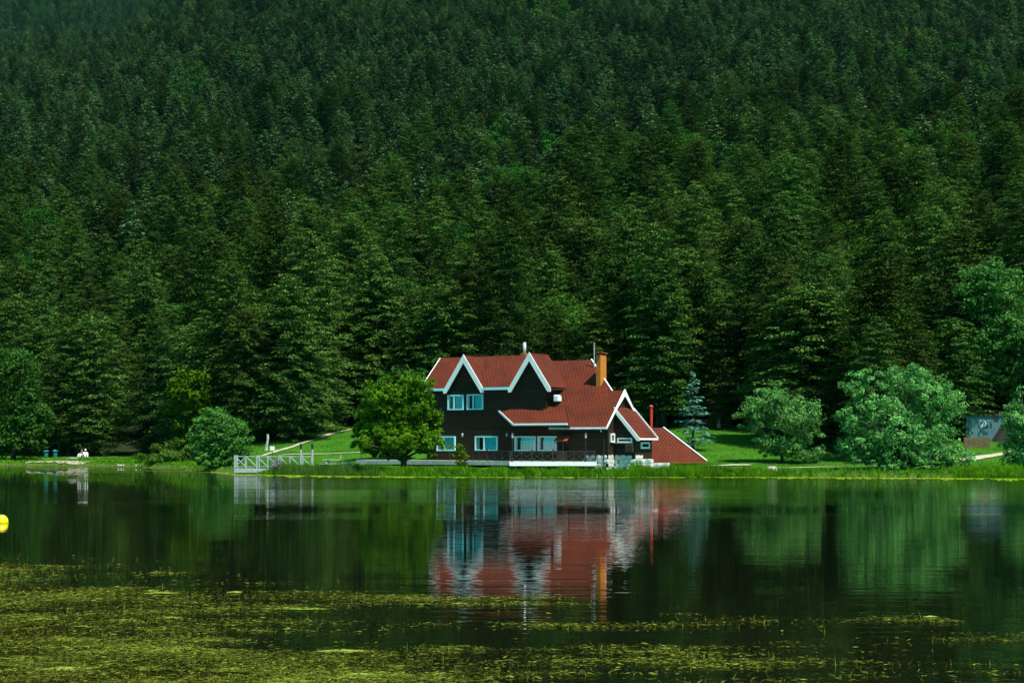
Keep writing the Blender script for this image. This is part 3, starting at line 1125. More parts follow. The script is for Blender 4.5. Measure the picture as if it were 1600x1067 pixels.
# eave boards
trim('eave_board', [((-0.8, -0.37, 6.60), (1.36, -0.37, 6.60), (0, 0, 1))], 0.05, 0.2, mat='sky_shade_white')
trim('eave_board', [((5.04, -0.37, 6.60), (7.26, -0.37, 6.60), (0, 0, 1))], 0.05, 0.2, mat='sky_shade_white')
trim('eave_board', [((8.40, -1.62, 3.80), (13.1, -1.62, 3.80), (0, 0, 1))], 0.05, 0.17)
trim('eave_board', [((6.22, -0.07, 4.88), (8.40, -1.63, 3.80), (0, 0, 1))], 0.05, 0.17)
trim('eave_board', [((11.2, -1.03, 3.50), (16.0, -1.03, 3.50), (0, 0, 1))], 0.05, 0.15)
trim('eave_board', [((17.98, 0.42, 2.70), (17.98, 3.75, 2.70), (0, 0, 1))], 0.05, 0.14)
# gutter under the porch and wing eaves
trim('gutter', [((8.45, -1.69, 3.74), (13.1, -1.69, 3.74), (0, 0, 1))], 0.09, 0.07, mat='pale_paint')
trim('gutter', [((11.3, -1.10, 3.44), (15.95, -1.10, 3.44), (0, 0, 1)), ((15.6, -1.10, 3.42), (15.6, -1.10, 3.22), (0, 1, 0))], 0.09, 0.07, mat='pale_paint')
# verge boards
trim('verge_board', [((-0.84, -0.37, 6.62), (-0.84, 2.65, ZR - 0.06), (0, 0, 1))], 0.05, 0.16)
trim('verge_board', [((-0.84, 2.65, ZR - 0.06), (-0.84, 5.65, 6.62), (0, 0, 1))], 0.05, 0.16)
trim('hip_cap', [((11.72, 4.95, 8.97), (15.05, 1.9, 6.35), (0, 0, 1))], 0.09, 0.06)
for sg in (-1, 1):
    mb = MB()
    mb.prism([(16.03, 2.0, 6.46), (16.03, 2.0 + sg * 3.08, 3.58), (16.03, 2.0 + sg * 3.08, 3.40), (16.03, 2.0 + sg * 1.62, 4.72), (16.03, 2.0, 5.95)], (0.06, 0, 0))
    mb.build('barge_board', M['white'], house)
mb = MB()
mb.prism([(15.92, 0.42, 5.10), (18.0, 0.42, 2.78), (18.0, 0.42, 2.56), (17.8, 0.42, 2.56), (15.92, 0.42, 4.72)], (0, 0.06, 0))
mb.build('barge_board', M['white'], house)
trim('verge_board', [((15.95, 3.75, 5.07), (18.0, 3.75, 2.76), (0, 0, 1))], 0.06, 0.1)
# bracket under the end of the second gable roof
mb = MB()
mb.box(10.93, 11.35, 0.15, 0.75, 5.55, 6.05)
mb.build('roof_bracket', M['white'], house, bevel=0.05)
mb = MB()
mb.slab([(10.6, -0.25, 6.52), (11.6, 0.5, 6.52), (11.6, 1.2, 6.54), (10.6, 1.2, 6.54)], 0.08)
mb.build('soffit', M['dark_wood'], house)


def window(a0, a1, z0, z1, b, style, face='front', fr=0.09, parent=house):
    """a white timber frame; panes and blinds hang inside it"""
    if face == 'front':
        P = lambda s, d, z: (s, b - d, z)
    else:
        P = lambda s, d, z: (b + d, s, z)

    def bx(mb, s0, s1, d0, d1, zz0, zz1):
        p, q = P(s0, d0, zz0), P(s1, d1, zz1)
        mb.box(min(p[0], q[0]), max(p[0], q[0]), min(p[1], q[1]), max(p[1], q[1]), zz0, zz1)
    mb = MB()
    bx(mb, a0, a0 + fr, 0, 0.13, z0, z1)
    bx(mb, a1 - fr, a1, 0, 0.13, z0, z1)
    bx(mb, a0 + fr, a1 - fr, 0, 0.128, z1 - fr, z1)
    bx(mb, a0 + fr, a1 - fr, 0, 0.128, z0, z0 + fr)
    mid = a0 + (a1 - a0) * (0.4 if style != 'wide' else 0.3)
    if style in ('pair', 'ground'):
        bx(mb, mid - 0.05, mid + 0.05, 0, 0.12, z0 + fr, z1 - fr)
    wn_ = mb.build('window', M['white' if style in ('wide', 'small') else 'sky_shade_white'], parent)
    i0, i1, j0, j1 = a0 + fr, a1 - fr, z0 + fr, z1 - fr
    spans = [(i0, mid - 0.05), (mid + 0.05, i1)] if style in ('pair', 'ground') else [(i0, i1)]
    for s0, s1 in spans:
        mb = MB()
        bx(mb, s0, s1, 0.07, 0.076, j0, j1)
        mb.build('pane', M['glass'], wn_)
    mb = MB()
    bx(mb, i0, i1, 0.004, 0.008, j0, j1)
    mb.build('room_dark_panel', M['dark'], wn_)  # flat panel on the solid wall, room darkness put into its colour
    if style == 'pair':
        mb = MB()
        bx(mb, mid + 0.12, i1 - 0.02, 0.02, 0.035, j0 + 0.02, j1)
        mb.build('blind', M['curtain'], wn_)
        mb = MB()
        bx(mb, i0, i0 + 0.12, 0.02, 0.035, j0, j1)
        mb.build('drape', M['drape'], wn_)
    elif style == 'ground':
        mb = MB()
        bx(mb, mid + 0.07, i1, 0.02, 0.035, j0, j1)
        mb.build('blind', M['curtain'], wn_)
        mb = MB()
        for k in range(3):
            bx(mb, i0 + 0.02 + k * 0.1, i0 + 0.09 + k * 0.1, 0.02, 0.045, j0, j1)
        mb.build('drape', M['drape'], wn_)
    elif style == 'wide':
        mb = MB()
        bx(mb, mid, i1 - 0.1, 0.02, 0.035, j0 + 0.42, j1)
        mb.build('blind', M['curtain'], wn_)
        mb = MB()
        n = 12
        for k in range(n):
            s0 = i0 + (i1 - i0) * k / n
            if k == 1 or k == 2:
                continue
            bx(mb, s0 + 0.01, s0 + (i1 - i0) / n - 0.01, 0.012, 0.03 + 0.015 * (k % 2), j0, j0 + (0.7 if s0 > mid - 0.1 else j1 - j0))
        mb.build('drape', M['drape'], wn_)
    return wn_


window(1.58, 3.05, 4.99, 6.18, 0, 'pair')
window(3.36, 4.83, 5.0, 6.2, 0, 'pair')
window(0.55, 2.28, 1.78, 2.93, 0, 'ground')
window(4.11, 6.15, 1.79, 2.93, 0, 'ground')
window(7.67, 9.52, 1.80, 2.92, 0, 'wide')
window(9.70, 11.40, 1.80, 2.92, 0, 'wide')
window(1.5, 2.95, 1.98, 2.47, 17.57, 'small', 'side', 0.13)           # small window in the lean-to's end wall
window(-0.12, 0.5, 2.45, 3.12, 15.85, 'small', 'side', 0.12)
w_ = window(16.15, 17.35, 2.45, 2.78, 0.62, 'small', 'front', 0.08)
trim('window_ledge', [((15.9, 0.50, 2.40), (17.4, 0.50, 2.40), (0, 0, 1))], 0.22, 0.05, mat='deck_wood')

# wall lanterns
for a, z in ((2.98, 3.0), (7.0, 3.0)):
    mb = MB()
    mb.box(a - 0.03, a + 0.03, -0.12, 0, z + 0.1, z + 0.14)
    mb.tube([(a, -0.14, z - 0.12), (a, -0.14, z + 0.08), (a, -0.14, z + 0.18)], [0.05, 0.09, 0.02], 6)
    mb.build('wall_lantern', M['pale_paint'], house)

# chimneys, flue pipe and mast
mb = MB()
mb.box(13.45, 13.83, 2.35, 3.35, 5.9, 9.12)
ch = mb.build('chimney', M['brick'], house, uv=True)
me = ch.data
lay = me.uv_layers['m']
for pl in me.polygons:
    for li in pl.loop_indices:
        co = me.vertices[me.loops[li].vertex_index].co
        lay.data[li].uv = (co.x + co.y, co.z)
mb = MB()
mb.slab([(13.36, 2.25, 9.36), (13.92, 2.25, 9.36), (13.92, 3.45, 9.30), (13.36, 3.45, 9.30)], 0.07)
for bb in (2.4, 3.22):
    mb.box(13.5, 13.56, bb, bb + 0.08, 9.12, 9.25)
    mb.box(13.72, 13.78, bb, bb + 0.08, 9.12, 9.25)
mb.build('chimney_cap', M['awning'], ch)
mb = MB()
mb.tube([(6.95, 2.75, 9.2), (6.95, 2.75, 10.3)], [0.13, 0.13], 10)
fp = mb.build('flue_pipe', M['metal'], house, smooth=True)
mb = MB()
mb.box(6.72, 7.18, 2.5, 3.0, 9.15, 9.45)
mb.build('flue_base', M['brick'], fp)
mb = MB()
mb.tube([(12.35, 4.2, 8.2), (12.35, 4.2, 10.2)], [0.05, 0.04], 6)
mb.build('mast', M['pale_paint'], house)

# rust brown canopy with the dark stove beneath it, on the wall beside the porch windows
mb = MB()
mb.slab([(11.75, -1.35, 2.58), (12.85, -1.35, 2.58), (12.85, -0.50, 2.98), (11.75, -0.50, 2.98)], 0.05)
cn = mb.build('canopy', M['awning'], house)
trim('canopy_strut', [((11.85, -1.25, 2.55), (11.85, -0.5, 2.0), (0, 0, 1)), ((12.75, -1.25, 2.55), (12.75, -0.47, 2.0), (0, 0, 1))], 0.04, 0.04, cn, 'black_metal')
mb = MB()
mb.box(11.85, 12.65, -1.05, -0.46, 1.05, 1.75)
mb.tube([(12.25, -0.75, 1.75), (12.25, -0.75, 2.5)], [0.07, 0.06], 8)
mb.box(12.0, 12.5, -1.08, -1.05, 1.25, 1.6)
tag(mb.build('stove', M['black_metal']), 'dark metal stove under the rust brown canopy on the deck', 'stove')
st = bpy.data.objects['stove']
st.location = house.location
st.rotation_euler = house.rotation_euler
mb = MB()
mb.box(11.0, 11.6, -0.26, 0, 3.05, 3.42)
ac = mb.build('air_conditioner', M['dark_wood'], house, bevel=0.03)
mb = MB()
mb.box(16.85, 17.5, 0.36, 0.62, 1.72, 2.3)
mb.build('air_conditioner', M['dark_wood'], house, bevel=0.03)
mb = MB()
mb.tube([(15.55, -0.5, 3.3), (15.55, -0.5, 0.6)], [0.04, 0.04], 6)
mb.build('drain_pipe', M['black_metal'], house)

# fieldstone footing: every stone its own piece
foot = MB()
foot.box(13.9, 15.80, -0.42, 0.6, 0.15, 1.42)
foot.box(15.80, 17.5, 0.66, 3.3, 0.15, 1.44)
fo_ = foot.build('stone_footing', M['mortar'], house)
rs = random.Random(5)


def stone_mesh(seed, sx, sy, sz):
    r = random.Random(seed)
    mb = MB()
    mb.sphere((0, 0, 0), 0.5, 8, 5)
    vs = [(v[0] * sx * (1 + r.uniform(-.15, .15)), v[1] * sy * (1 + r.uniform(-.1, .1)), v[2] * sz * (1 + r.uniform(-.12, .12))) for v in mb.v]
    vs = [tuple(math.copysign(abs(c / s) ** 0.62 * s * 0.62, c) if s else c for c, s in zip(v, (sx, sy, sz))) for v in vs]
    me = bpy.data.meshes.new('stone')
    me.from_pydata(vs, [], mb.f)
    me.materials.append(M['stone'])
    return me


STN = [stone_mesh(k, 0.60, 0.22, 0.42) for k in range(6)]


def stones(o, d, L, z0, z1, out, parent):
    """courses of stones along direction d from o, standing a little proud"""
    z = z0
    row = 0
    while z < z1:
        s = 0.05 + (0.2 if row % 2 else 0)
        while s < L - 0.1:
            q = obj('stone', rs.choice(STN), parent)
            q.location = (o[0] + d[0] * s + out[0], o[1] + d[1] * s + out[1], z + rs.uniform(-.02, .02))
            q.rotation_euler = (rs.uniform(-.1, .1), rs.uniform(-.15, .15), math.atan2(d[1], d[0]) + rs.choice((0, math.pi)))
            k = rs.uniform(0.85, 1.2)
            q.scale = (k, 0.7, rs.uniform(0.85, 1.1))
            s += 0.44 * k
        z += 0.30
        row += 1


stones((13.9, -0.42), (1, 0), 1.9, 0.45, 1.4, (0.0, -0.02), fo_)
stones((15.80, -0.42), (0, 1), 1.0, 0.45, 1.4, (0.02, 0), fo_)
stones((15.85, 0.66), (1, 0), 1.65, 0.45, 1.4, (0, -0.02), fo_)
stones((17.5, 0.66), (0, 1), 1.4, 0.45, 1.4, (0.02, 0), fo_)
# stepped stone wall running down beside the end wall
for k in range(5):
    a0 = 17.65 + k * 0.42
    top = 1.25 - k * 0.17
    mb = MB()
    mb.box(a0, a0 + 0.40, 0.75 + k * 0.55, 1.25 + k * 0.55, 0.15, top - 0.1)
    stp = mb.build('stone_step', M['mortar'], house)
    z = 0.45
    while z < top + 0.05:
        for dx in (0.1, 0.33):
            q = obj('stone', rs.choice(STN), stp)
            q.location = (a0 + dx, 0.74 + k * 0.55, z)
            q.scale = (0.75, 0.8, 1)
            q.rotation_euler = (0, rs.uniform(-.2, .2), rs.choice((0, math.pi)))
        q = obj('stone', rs.choice(STN), stp)
        q.location = (a0 + 0.4, 1.0 + k * 0.55, z)
        q.rotation_euler = (0, rs.uniform(-.2, .2), math.pi / 2)
        z += 0.3

# annex: low hipped red roof beyond the end wall, with the red flue
annex = empty('annex_roof_building', (11.9, 120.8, 0), label='low annex under a wide red shingle roof beside the house', cat='building')
mb = MB()
for q in ([(-1.6, 0, 3.6), (0, 0, 3.6), (3.0, -3.2, 1.02), (-1.6, -3.2, 1.02)], [(0, 0, 3.6), (3.0, -3.2, 1.02), (3.0, 3.2, 1.02)],
          [(-1.6, 0, 3.6), (0, 0, 3.6), (3.0, 3.2, 1.02), (-1.6, 3.2, 1.02)]):
    mb.slab(q, 0.1)
ar = mb.build('roof', M['shingle'], annex, uv=True)
mb = MB()
mb.beam((0, 0, 3.64), (3.02, -3.22, 1.05), 0.12, 0.06)
mb.build('hip_cap', M['white'], ar)
mb = MB()
mb.box(-1.6, 2.7, -2.9, 2.9, 0.3, 1.12)
mb.build('wall', M['awning'], annex)
mb = MB()
mb.beam((-1.6, -3.22, 0.93), (3.0, -3.22, 0.93), 0.05, 0.17)
mb.build('eave_board', M['awning'], annex)
mb = MB()
mb.tube([(-0.95, 0.1, 3.3), (-0.95, 0.1, 5.15)], [0.12, 0.12], 10)
rp = mb.build('flue_pipe', M['red_pipe'], annex)
mb = MB()
mb.sphere((-0.95, 0.1, 5.25), 0.17, 10, 7, 0.8)
mb.build('flue_cap', M['red_pipe'], rp, smooth=True)

# ------------------------------------------------------------------ deck and railing
ZD = 1.04
L0, L1, R0, R1 = Vector((-12.55, 123.62, 0)), Vector((-0.19, 116.5, 0)), Vector((-0.19, 112.8, 0)), Vector((6.15, 112.8, 0))
deck = empty('wooden_deck', (-0.19, 116.5, 0), label='low timber deck running along the lake side of the house', cat='deck')


def dk(p, z):
    return (p.x + 0.19, p.y - 116.5, z)


back0 = hw(-6.0, -0.06, 0)
wallB = hw(10.35, -0.06, 0)
wing0 = hw(10.35, -0.5, 0)
wing1 = hw(14.6, -0.5, 0)
# boards run along the front edge
fl = MB()
fl.slab([dk(L0, ZD), dk(L1, ZD), dk(wallB, ZD), dk(back0, ZD)], 0.06)
fl.slab([dk(R0, ZD), dk(R1, ZD), dk(wing1, ZD), dk(wing0, ZD), dk(wallB, ZD), dk(L1, ZD)], 0.06)
fl.build('deck_floor', M['deck_wood'], deck)
d1 = (L1 - L0).normalized()
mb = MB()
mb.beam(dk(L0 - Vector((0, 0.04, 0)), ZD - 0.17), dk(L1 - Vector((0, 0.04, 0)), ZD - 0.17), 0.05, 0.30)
mb.build('fascia', M['pale_paint'], deck)  # shaded stretch: its shade is put into a greyer paint
mb = MB()
mb.beam(dk(R0 - Vector((0, 0.04, 0)), ZD - 0.17), dk(R1 - Vector((0, 0.04, 0)), ZD - 0.17), 0.05, 0.29)
mb.build('fascia', M['white'], deck)
mb = MB()
mb.beam(dk(R1 + Vector((0.04, 0, 0)), ZD - 0.17), dk(wing1 + Vector((0.04, 0, 0)), ZD - 0.17), 0.05, 0.29)
mb.build('fascia', M['white'], deck)
for (pa, pb) in ((L0, L1), (R0, R1)):
    n = int((pb - pa).length / 1.6)
    for k in range(n + 1):
        q = pa.lerp(pb, (k + 0.1) / (n + 0.2)) + Vector((0, 0.25, 0))
        mb = MB()
        mb.box(q.x + 0.19 - 0.07, q.x + 0.19 + 0.07, q.y - 116.5 - 0.07, q.y - 116.5 + 0.07, gz(q.x, q.y) - 0.2, ZD - 0.07)
        mb.build('pier', M['dark_wood'], deck)


def railing(pa, pb, name, label, mod=0.73, h=0.78, tall=()):
    e = empty(name, (pa.x, pa.y, ZD), math.atan2(pb.y - pa.y, pb.x - pa.x), label=label, cat='railing', group='railings on the deck')
    L = (pb - pa).length
    n = max(1, round(L / mod))
    st = L / n
    for k in range(n + 1):
        mb = MB()
        hh = h + (0.14 if k in tall else 0.0)
        wd = 0.05 if k in tall else 0.035
        mb.box(k * st - wd, k * st + wd, -wd, wd, 0.0, hh)
        mb.build('post', M['dark_wood'], e)
    for zz, t in ((h - 0.02, 0.06), (h - 0.14, 0.03), (0.14, 0.05)):
        mb = MB()
        for k in range(n):
            mb.box(k * st + 0.05, (k + 1) * st - 0.05, -0.03, 0.03, zz - t / 2, zz + t / 2)
        mb.build('rail', M['dark_wood'], e)
    for k in range(n):
        mb = MB()
        mb.beam((k * st + 0.05, -0.012, 0.17), ((k + 1) * st - 0.05, -0.012, h - 0.17), 0.022, 0.05, (0, 0, 1))
        mb.beam((k * st + 0.05, 0.012, h - 0.17), ((k + 1) * st - 0.05, 0.012, 0.17), 0.022, 0.05, (0, 0, 1))
        mb.build('cross_brace', M['dark_wood'], e)
    return e


railing(R0 + Vector((0.12, 0.1, 0)), R1 + Vector((-0.05, 0.1, 0)), 'deck_railing', 'dark railing with crossed braces along the sunlit white edged deck', tall=(2, 4))
pl_ = L1 - d1 * 3.3
railing(pl_ + Vector((0, 0.12, 0)), L1 + Vector((0.0, 0.12, 0)), 'deck_railing', 'dark railing with crossed braces on the shaded deck below the double window', tall=(2,))
# thin wire fence posts on the deck beyond the tree
for k in range(5):
    q = L0 + d1 * (0.5 + k * 2.1) + Vector((0, 0.12, 0))
    mb = MB()
    mb.box(-0.025, 0.025, -0.025, 0.025, 0, 0.72)
    o = mb.build('deck_post', M['dark_wood'])
    o.location = (q.x, q.y, ZD)
    tag(o, f'{ORD[k]} thin grey post from the left end of the long deck', 'post', 'thin posts on the deck')


def lamp_post(p, h, name, label, mat='black_metal', group=None, head=0.1):
    e = empty(name, p, label=label, cat='lamp', group=group)
    mb = MB()
    mb.tube([(0, 0, -0.05), (0, 0, 0.15), (0, 0, 0.18), (0, 0, h - 0.35)], [0.075, 0.07, 0.045, 0.035], 8)
    mb.build('pole', M[mat], e)
    mb = MB()
    mb.tube([(0, 0, h - 0.33), (0, 0, h - 0.3), (0, 0, h - 0.08)], [0.04, head * 0.7, head], 8)
    mb.build('lantern', M['lamp_glass'], e)
    mb = MB()
    mb.tube([(0, 0, h - 0.08), (0, 0, h - 0.05), (0, 0, h + 0.06)], [head * 1.25, head * 1.2, 0.02], 8)
    mb.build('lantern_cap', M[mat], e)
    return e


lamp_post((0.02, 112.95, ZD), 2.05, 'deck_lamp', 'black lamp post at the corner of the deck by the first porch window', group='lamp posts on the deck')
lamp_post((5.42, 112.95, ZD), 2.05, 'deck_lamp', 'black lamp post near the stone footing end of the deck', group='lamp posts on the deck')

# ------------------------------------------------------------------ white jetty with railing
jz = 0.42
jy = 118.2
jx0 = (367 - 800) / FPX * jy
jet = empty('jetty', (jx0, jy, 0), label='small weathered white jetty with diagonal braced railing', cat='jetty')
pm = 17.2 / FPX * jy
mb = MB()
mb.box(-0.05, 6.6, -0.05, 1.2, 0.30, 0.42)
mb.build('jetty_floor', M['grey_wood'], jet)
mb = MB()
mb.box(-0.06, 3.3, -0.10, -0.05, 0.12, 0.36)
mb.build('fascia', M['pale_paint'], jet)
for k in range(8):
    for (yy, w_h) in ((-0.02, 0.055), (1.12, 0.04)):
        if yy > 1 and k % 2:
            continue
        mb = MB()
        top = 1.42 + (0.05 if k % 2 == 0 else 0)
        mb.box(k * pm - w_h, k * pm + w_h, yy - w_h, yy + w_h, -0.3 if k % 2 == 0 else 0.42, top)
        mb.build('post', M['pale_paint'], jet)
for k in range(7):
    mb = MB()
    if k == 0:
        mb.beam((0.06, -0.02, 0.62), (pm - 0.04, -0.02, 1.30), 0.04, 0.07)
    mb.beam((k * pm + 0.06, -0.045, 1.34), ((k + 1) * pm - 0.05, -0.045, 0.62), 0.04, 0.08)
    mb.build('brace', M['pale_paint'], jet)
mb = MB()
mb.box(-0.04, 7 * pm, -0.05, 0.01, 1.34, 1.40)
mb.build('rail', M['grey_wood'], jet)
mb = MB()
mb.box(-0.03, 0.03, 0.05, 1.1, 1.34, 1.40)
mb.build('rail', M['grey_wood'], jet)
mb = MB()
mb.box(-0.04, 4.6 * pm, -0.04, 0.0, 0.56, 0.61)
mb.build('rail', M['pale_paint'], jet)
mb = MB()
mb.beam((0, 0.1, 0.6), (0, 1.05, 1.3), 0.04, 0.06)
mb.beam((0.02, 0.1, 1.3), (0.02, 1.05, 0.6), 0.04, 0.06)
mb.build('brace', M['pale_paint'], jet)
for u, lab in ((470, 'tall pale gate post with dark cap, the one nearer the jetty'), (488, 'tall pale gate post with dark cap, the one nearer the picnic table')):
    q = px(u, 731, 118.6)
    q.z = gz(q.x, q.y)
    e = empty('gate_post', q, label=lab, cat='post', group='tall gate posts')
    mb = MB()
    mb.tube([(0, 0, -0.2), (0, 0, 1.55)], [0.085, 0.08], 8)
    mb.build('pole', M['pale_paint'], e)
    mb = MB()
    mb.tube([(0, 0, 1.55), (0, 0, 1.75), (0, 0, 1.76), (0, 0, 1.95), (0, 0, 2.02)], [0.085, 0.085, 0.10, 0.10, 0.03], 8)
    mb.build('cap', M['black_metal'], e)

# sign, stump post and small things on the lawn
q = on_ground(425.5, 716)
e = empty('sign_post', q, label='small white notice board on a dark pole behind the jetty', cat='sign')
mb = MB()
mb.tube([(0, 0, -0.1), (0, 0, 1.35)], [0.035, 0.03], 6)
mb.build('pole', M['black_metal'], e)
mb = MB()
mb.box(-0.20, 0.20, -0.06, -0.035, 0.68, 1.05)
mb.build('board', M['white'], e, bevel=0.01)
q = on_ground(417.5, 703)
e = empty('tree_stump', q, label='tall pale broken tree stump on the lawn behind the jetty', cat='stump')
mb = MB()
mb.tube([(-0.10, 0, -0.1), (-0.06, 0, 0.3), (0.03, 0, 0.8), (0.06, 0, 1.1), (0.05, 0, 1.38)], [0.17, 0.13, 0.10, 0.12, 0.10], 8)
mb.build('trunk', M['pale_bark'], e)
mb = MB()
mb.tube([(0.05, 0, 1.38), (0.05, 0.02, 1.44)], [0.11, 0.09], 8)
mb.build('top', M['grey_wood'], e)
q = on_ground(438, 677)
e = empty('litter_bin', q, label='small white bin with pale blue lid in the forest shade', cat='bin')
mb = MB()
mb.tube([(0, 0, 0), (0, 0, 0.05), (0, 0, 0.52)], [0.15, 0.17, 0.13], 10)
mb.build('body', M['white'], e)
mb = MB()
mb.tube([(0, 0, 0.52), (0, 0, 0.56), (0, 0, 0.74)], [0.18, 0.2, 0.2], 10)
mb.build('lid', M['lamp_glass'], e)
q = on_ground(532, 722)
e = empty('wooden_bollard', q, label='short tan wooden bollard behind the picnic table', cat='bollard')
mb = MB()
mb.tube([(0, 0, -0.1), (0, 0, 0.25)], [0.07, 0.07], 8)
mb.build('base', M['dark_wood'], e)
mb = MB()
mb.tube([(0, 0, 0.25), (0, 0, 0.52), (0.01, 0, 0.58)], [0.065, 0.06, 0.03], 8)
mb.build('post', M['tan'], e)

# picnic table
q = px(528, 735, 116.8)
q.z = gz(q.x, q.y)
e = empty('picnic_table', q, R(-8), label='long weathered picnic table with benches at the shore beside the jetty', cat='picnic table')
for k in range(4):
    mb = MB()
    mb.box(-1.15, 1.15, -0.36 + k * 0.185, -0.36 + k * 0.185 + 0.17, 0.70, 0.75)
    mb.build('table_plank', M['grey_wood'], e)
for yy in (-0.85, 0.6):
    mb = MB()
    mb.box(-1.2, 1.2, yy, yy + 0.25, 0.40, 0.45)
    mb.build('bench_seat', M['grey_wood'], e)
for xx in (-0.8, 0.8):
    mb = MB()
    mb.beam((xx, -0.75, 0.0), (xx, -0.15, 0.70), 0.07, 0.09)
    mb.beam((xx, 0.75, 0.0), (xx, 0.15, 0.70), 0.07, 0.09)
    mb.beam((xx + 0.04, -0.8, 0.36), (xx + 0.04, 0.8, 0.36), 0.05, 0.08)
    mb.build('leg', M['pale_paint'], e)

# teal lamp and bins at the far shore
q = on_ground(106.5, 700)
if q.y > 300:
    q = px(106.5, 700, 182)
yl = 181.0
q = px(106.5, 699, yl)
q.z = gz(q.x, yl)
lamp_post(q, max(1.2, px(106.5, 683.5, yl).z - q.z), 'park_lamp', 'teal lamp post in the shade by the far shore', 'teal', head=0.16)
for u, lab in ((72, 'teal litter bin in the shade, farther from the teal lamp post'), (86, 'teal litter bin in the shade, nearer the teal lamp post')):
    q = px(u, 702, 176)
    q.z = gz(q.x, q.y)
    e = empty('park_bin', q, label=lab, cat='bin', group='teal bins by the far shore')
    mb = MB()
    mb.tube([(0, 0, 0), (0, 0, 0.1), (0, 0, 0.62)], [0.2, 0.24, 0.28], 10)
    mb.build('body', M['teal'], e)
    mb = MB()
    mb.tube([(0, 0, 0.70), (0, 0, 0.74), (0, 0, 0.88)], [0.36, 0.34, 0.05], 10)
    mb.build('lid', M['teal'], e)

# two people sitting on the far shore
def person(p, rz, name, label, shirt, lower, s=1.0):
    e = empty(name, p, rz, label=label, cat='person', group='people on the far shore')
    e.scale = (s, s, s)
    J = {'pel': ((0, 0, 0.13), 0.15), 'waist': ((0, 0.03, 0.32), 0.125), 'chest': ((0, 0.0, 0.52), 0.15), 'neck': ((0, -0.02, 0.66), 0.055), 'chin': ((0, -0.05, 0.74), 0.075), 'head': ((0, -0.04, 0.84), 0.098), 'crownp': ((0, -0.03, 0.90), 0.08)}
    ed = [('pel', 'waist'), ('waist', 'chest'), ('chest', 'neck'), ('neck', 'chin'), ('chin', 'head'), ('head', 'crownp')]
    for sg, nm in ((-1, 'l'), (1, 'r')):
        J['sh' + nm] = ((sg * 0.18, 0.0, 0.58), 0.07)
        J['el' + nm] = ((sg * 0.25, -0.14, 0.36), 0.05)
        J['wr' + nm] = ((sg * 0.13, -0.33, 0.36), 0.035)
        J['ha' + nm] = ((sg * 0.09, -0.41, 0.37), 0.04)
        J['hp' + nm] = ((sg * 0.10, -0.03, 0.12), 0.11)
        J['kn' + nm] = ((sg * 0.15, -0.42, 0.42), 0.075)
        J['an' + nm] = ((sg * 0.13, -0.62, 0.07), 0.045)
        J['to' + nm] = ((sg * 0.14, -0.80, 0.045), 0.04)
        ed += [('chest', 'sh' + nm), ('sh' + nm, 'el' + nm), ('el' + nm, 'wr' + nm), ('wr' + nm, 'ha' + nm), ('pel', 'hp' + nm), ('hp' + nm, 'kn' + nm), ('kn' + nm, 'an' + nm), ('an' + nm, 'to' + nm)]
    keys = list(J)
    me = bpy.data.meshes.new('body')
    me.from_pydata([J[k][0] for k in keys], [(keys.index(a), keys.index(b)) for a, b in ed], [])
    me.materials.append(M['skin'])
    o = obj('body', me, e)
    sk = o.modifiers.new('skin', 'SKIN')
    for i, k in enumerate(keys):
        me.skin_vertices[0].data[i].radius = (J[k][1], J[k][1])
        me.skin_vertices[0].data[i].use_root = (k == 'pel')
    o.modifiers.new('sub', 'SUBSURF').levels = 1
    o.modifiers['sub'].render_levels = 2

    def cloth(nm, ks, es, mat, grow):
        m2 = bpy.data.meshes.new(nm)
        m2.from_pydata([J[k][0] for k in ks], [(ks.index(a), ks.index(b)) for a, b in es], [])
        m2.materials.append(M[mat])
        c = obj(nm, m2, e)
        c.modifiers.new('skin', 'SKIN')
        for i, k in enumerate(ks):
            m2.skin_vertices[0].data[i].radius = (J[k][1] + grow, J[k][1] + grow)
            m2.skin_vertices[0].data[i].use_root = (i == 0)
        sb = c.modifiers.new('sub', 'SUBSURF')
        sb.levels = 1
        sb.render_levels = 2
    cloth('shirt', ['waist', 'chest', 'shl', 'shr', 'ell', 'elr', 'pel'], [('pel', 'waist'), ('waist', 'chest'), ('chest', 'shl'), ('chest', 'shr'), ('shl', 'ell'), ('shr', 'elr')], shirt, 0.022)
    cloth('trousers', ['pel', 'hpl', 'hpr', 'knl', 'knr', 'anl', 'anr'], [('pel', 'hpl'), ('pel', 'hpr'), ('hpl', 'knl'), ('hpr', 'knr'), ('knl', 'anl'), ('knr', 'anr')], lower, 0.018)
    mb = MB()
    mb.sphere((0, 0.0, 0.885), 0.125, 12, 8, 0.95)
    mb.v = [(x, max(y, -0.06), max(z, 0.84 if y < 0 else 0.78)) for x, y, z in mb.v]
    mb.build('hair', M['hair'] if shirt != 'shirt_white' else M['shirt_white'], e, smooth=True)
    return e


pp = px(133.5, 716, 172)
person((pp.x, pp.y, gz(pp.x, pp.y)), R(25), 'person', 'person in white clothes and white cap sitting on the far shore', 'shirt_white', 'shirt_white', 1.0)
pp = px(128.3, 715, 173.2)
person((pp.x, pp.y, gz(pp.x, pp.y)), R(-20), 'person', 'person in blue top sitting beside the one in white', 'shirt_blue', 'shirt_white', 1.0)

# pale stones at the far waterline
for k, (u, v) in enumerate([(184.5, 726.6), (187, 726.4), (189.5, 726.8), (193, 726.5), (213, 726.8), (220, 727.3)]):
    q = px(u, v, float(shore_y(u)) + 0.5)
    o = obj('shore_stone', STN[k], None)
    o.data = STN[k].copy()
    o.data.materials[0] = M['white']
    o.location = (q.x, q.y, gz(q.x, q.y) + 0.05)
    o.scale = (0.3, 0.8, 0.4)
    tag(o, f'{ORD[k]} small white stone from the left at the far waterline', 'stone', 'white stones at the far waterline')

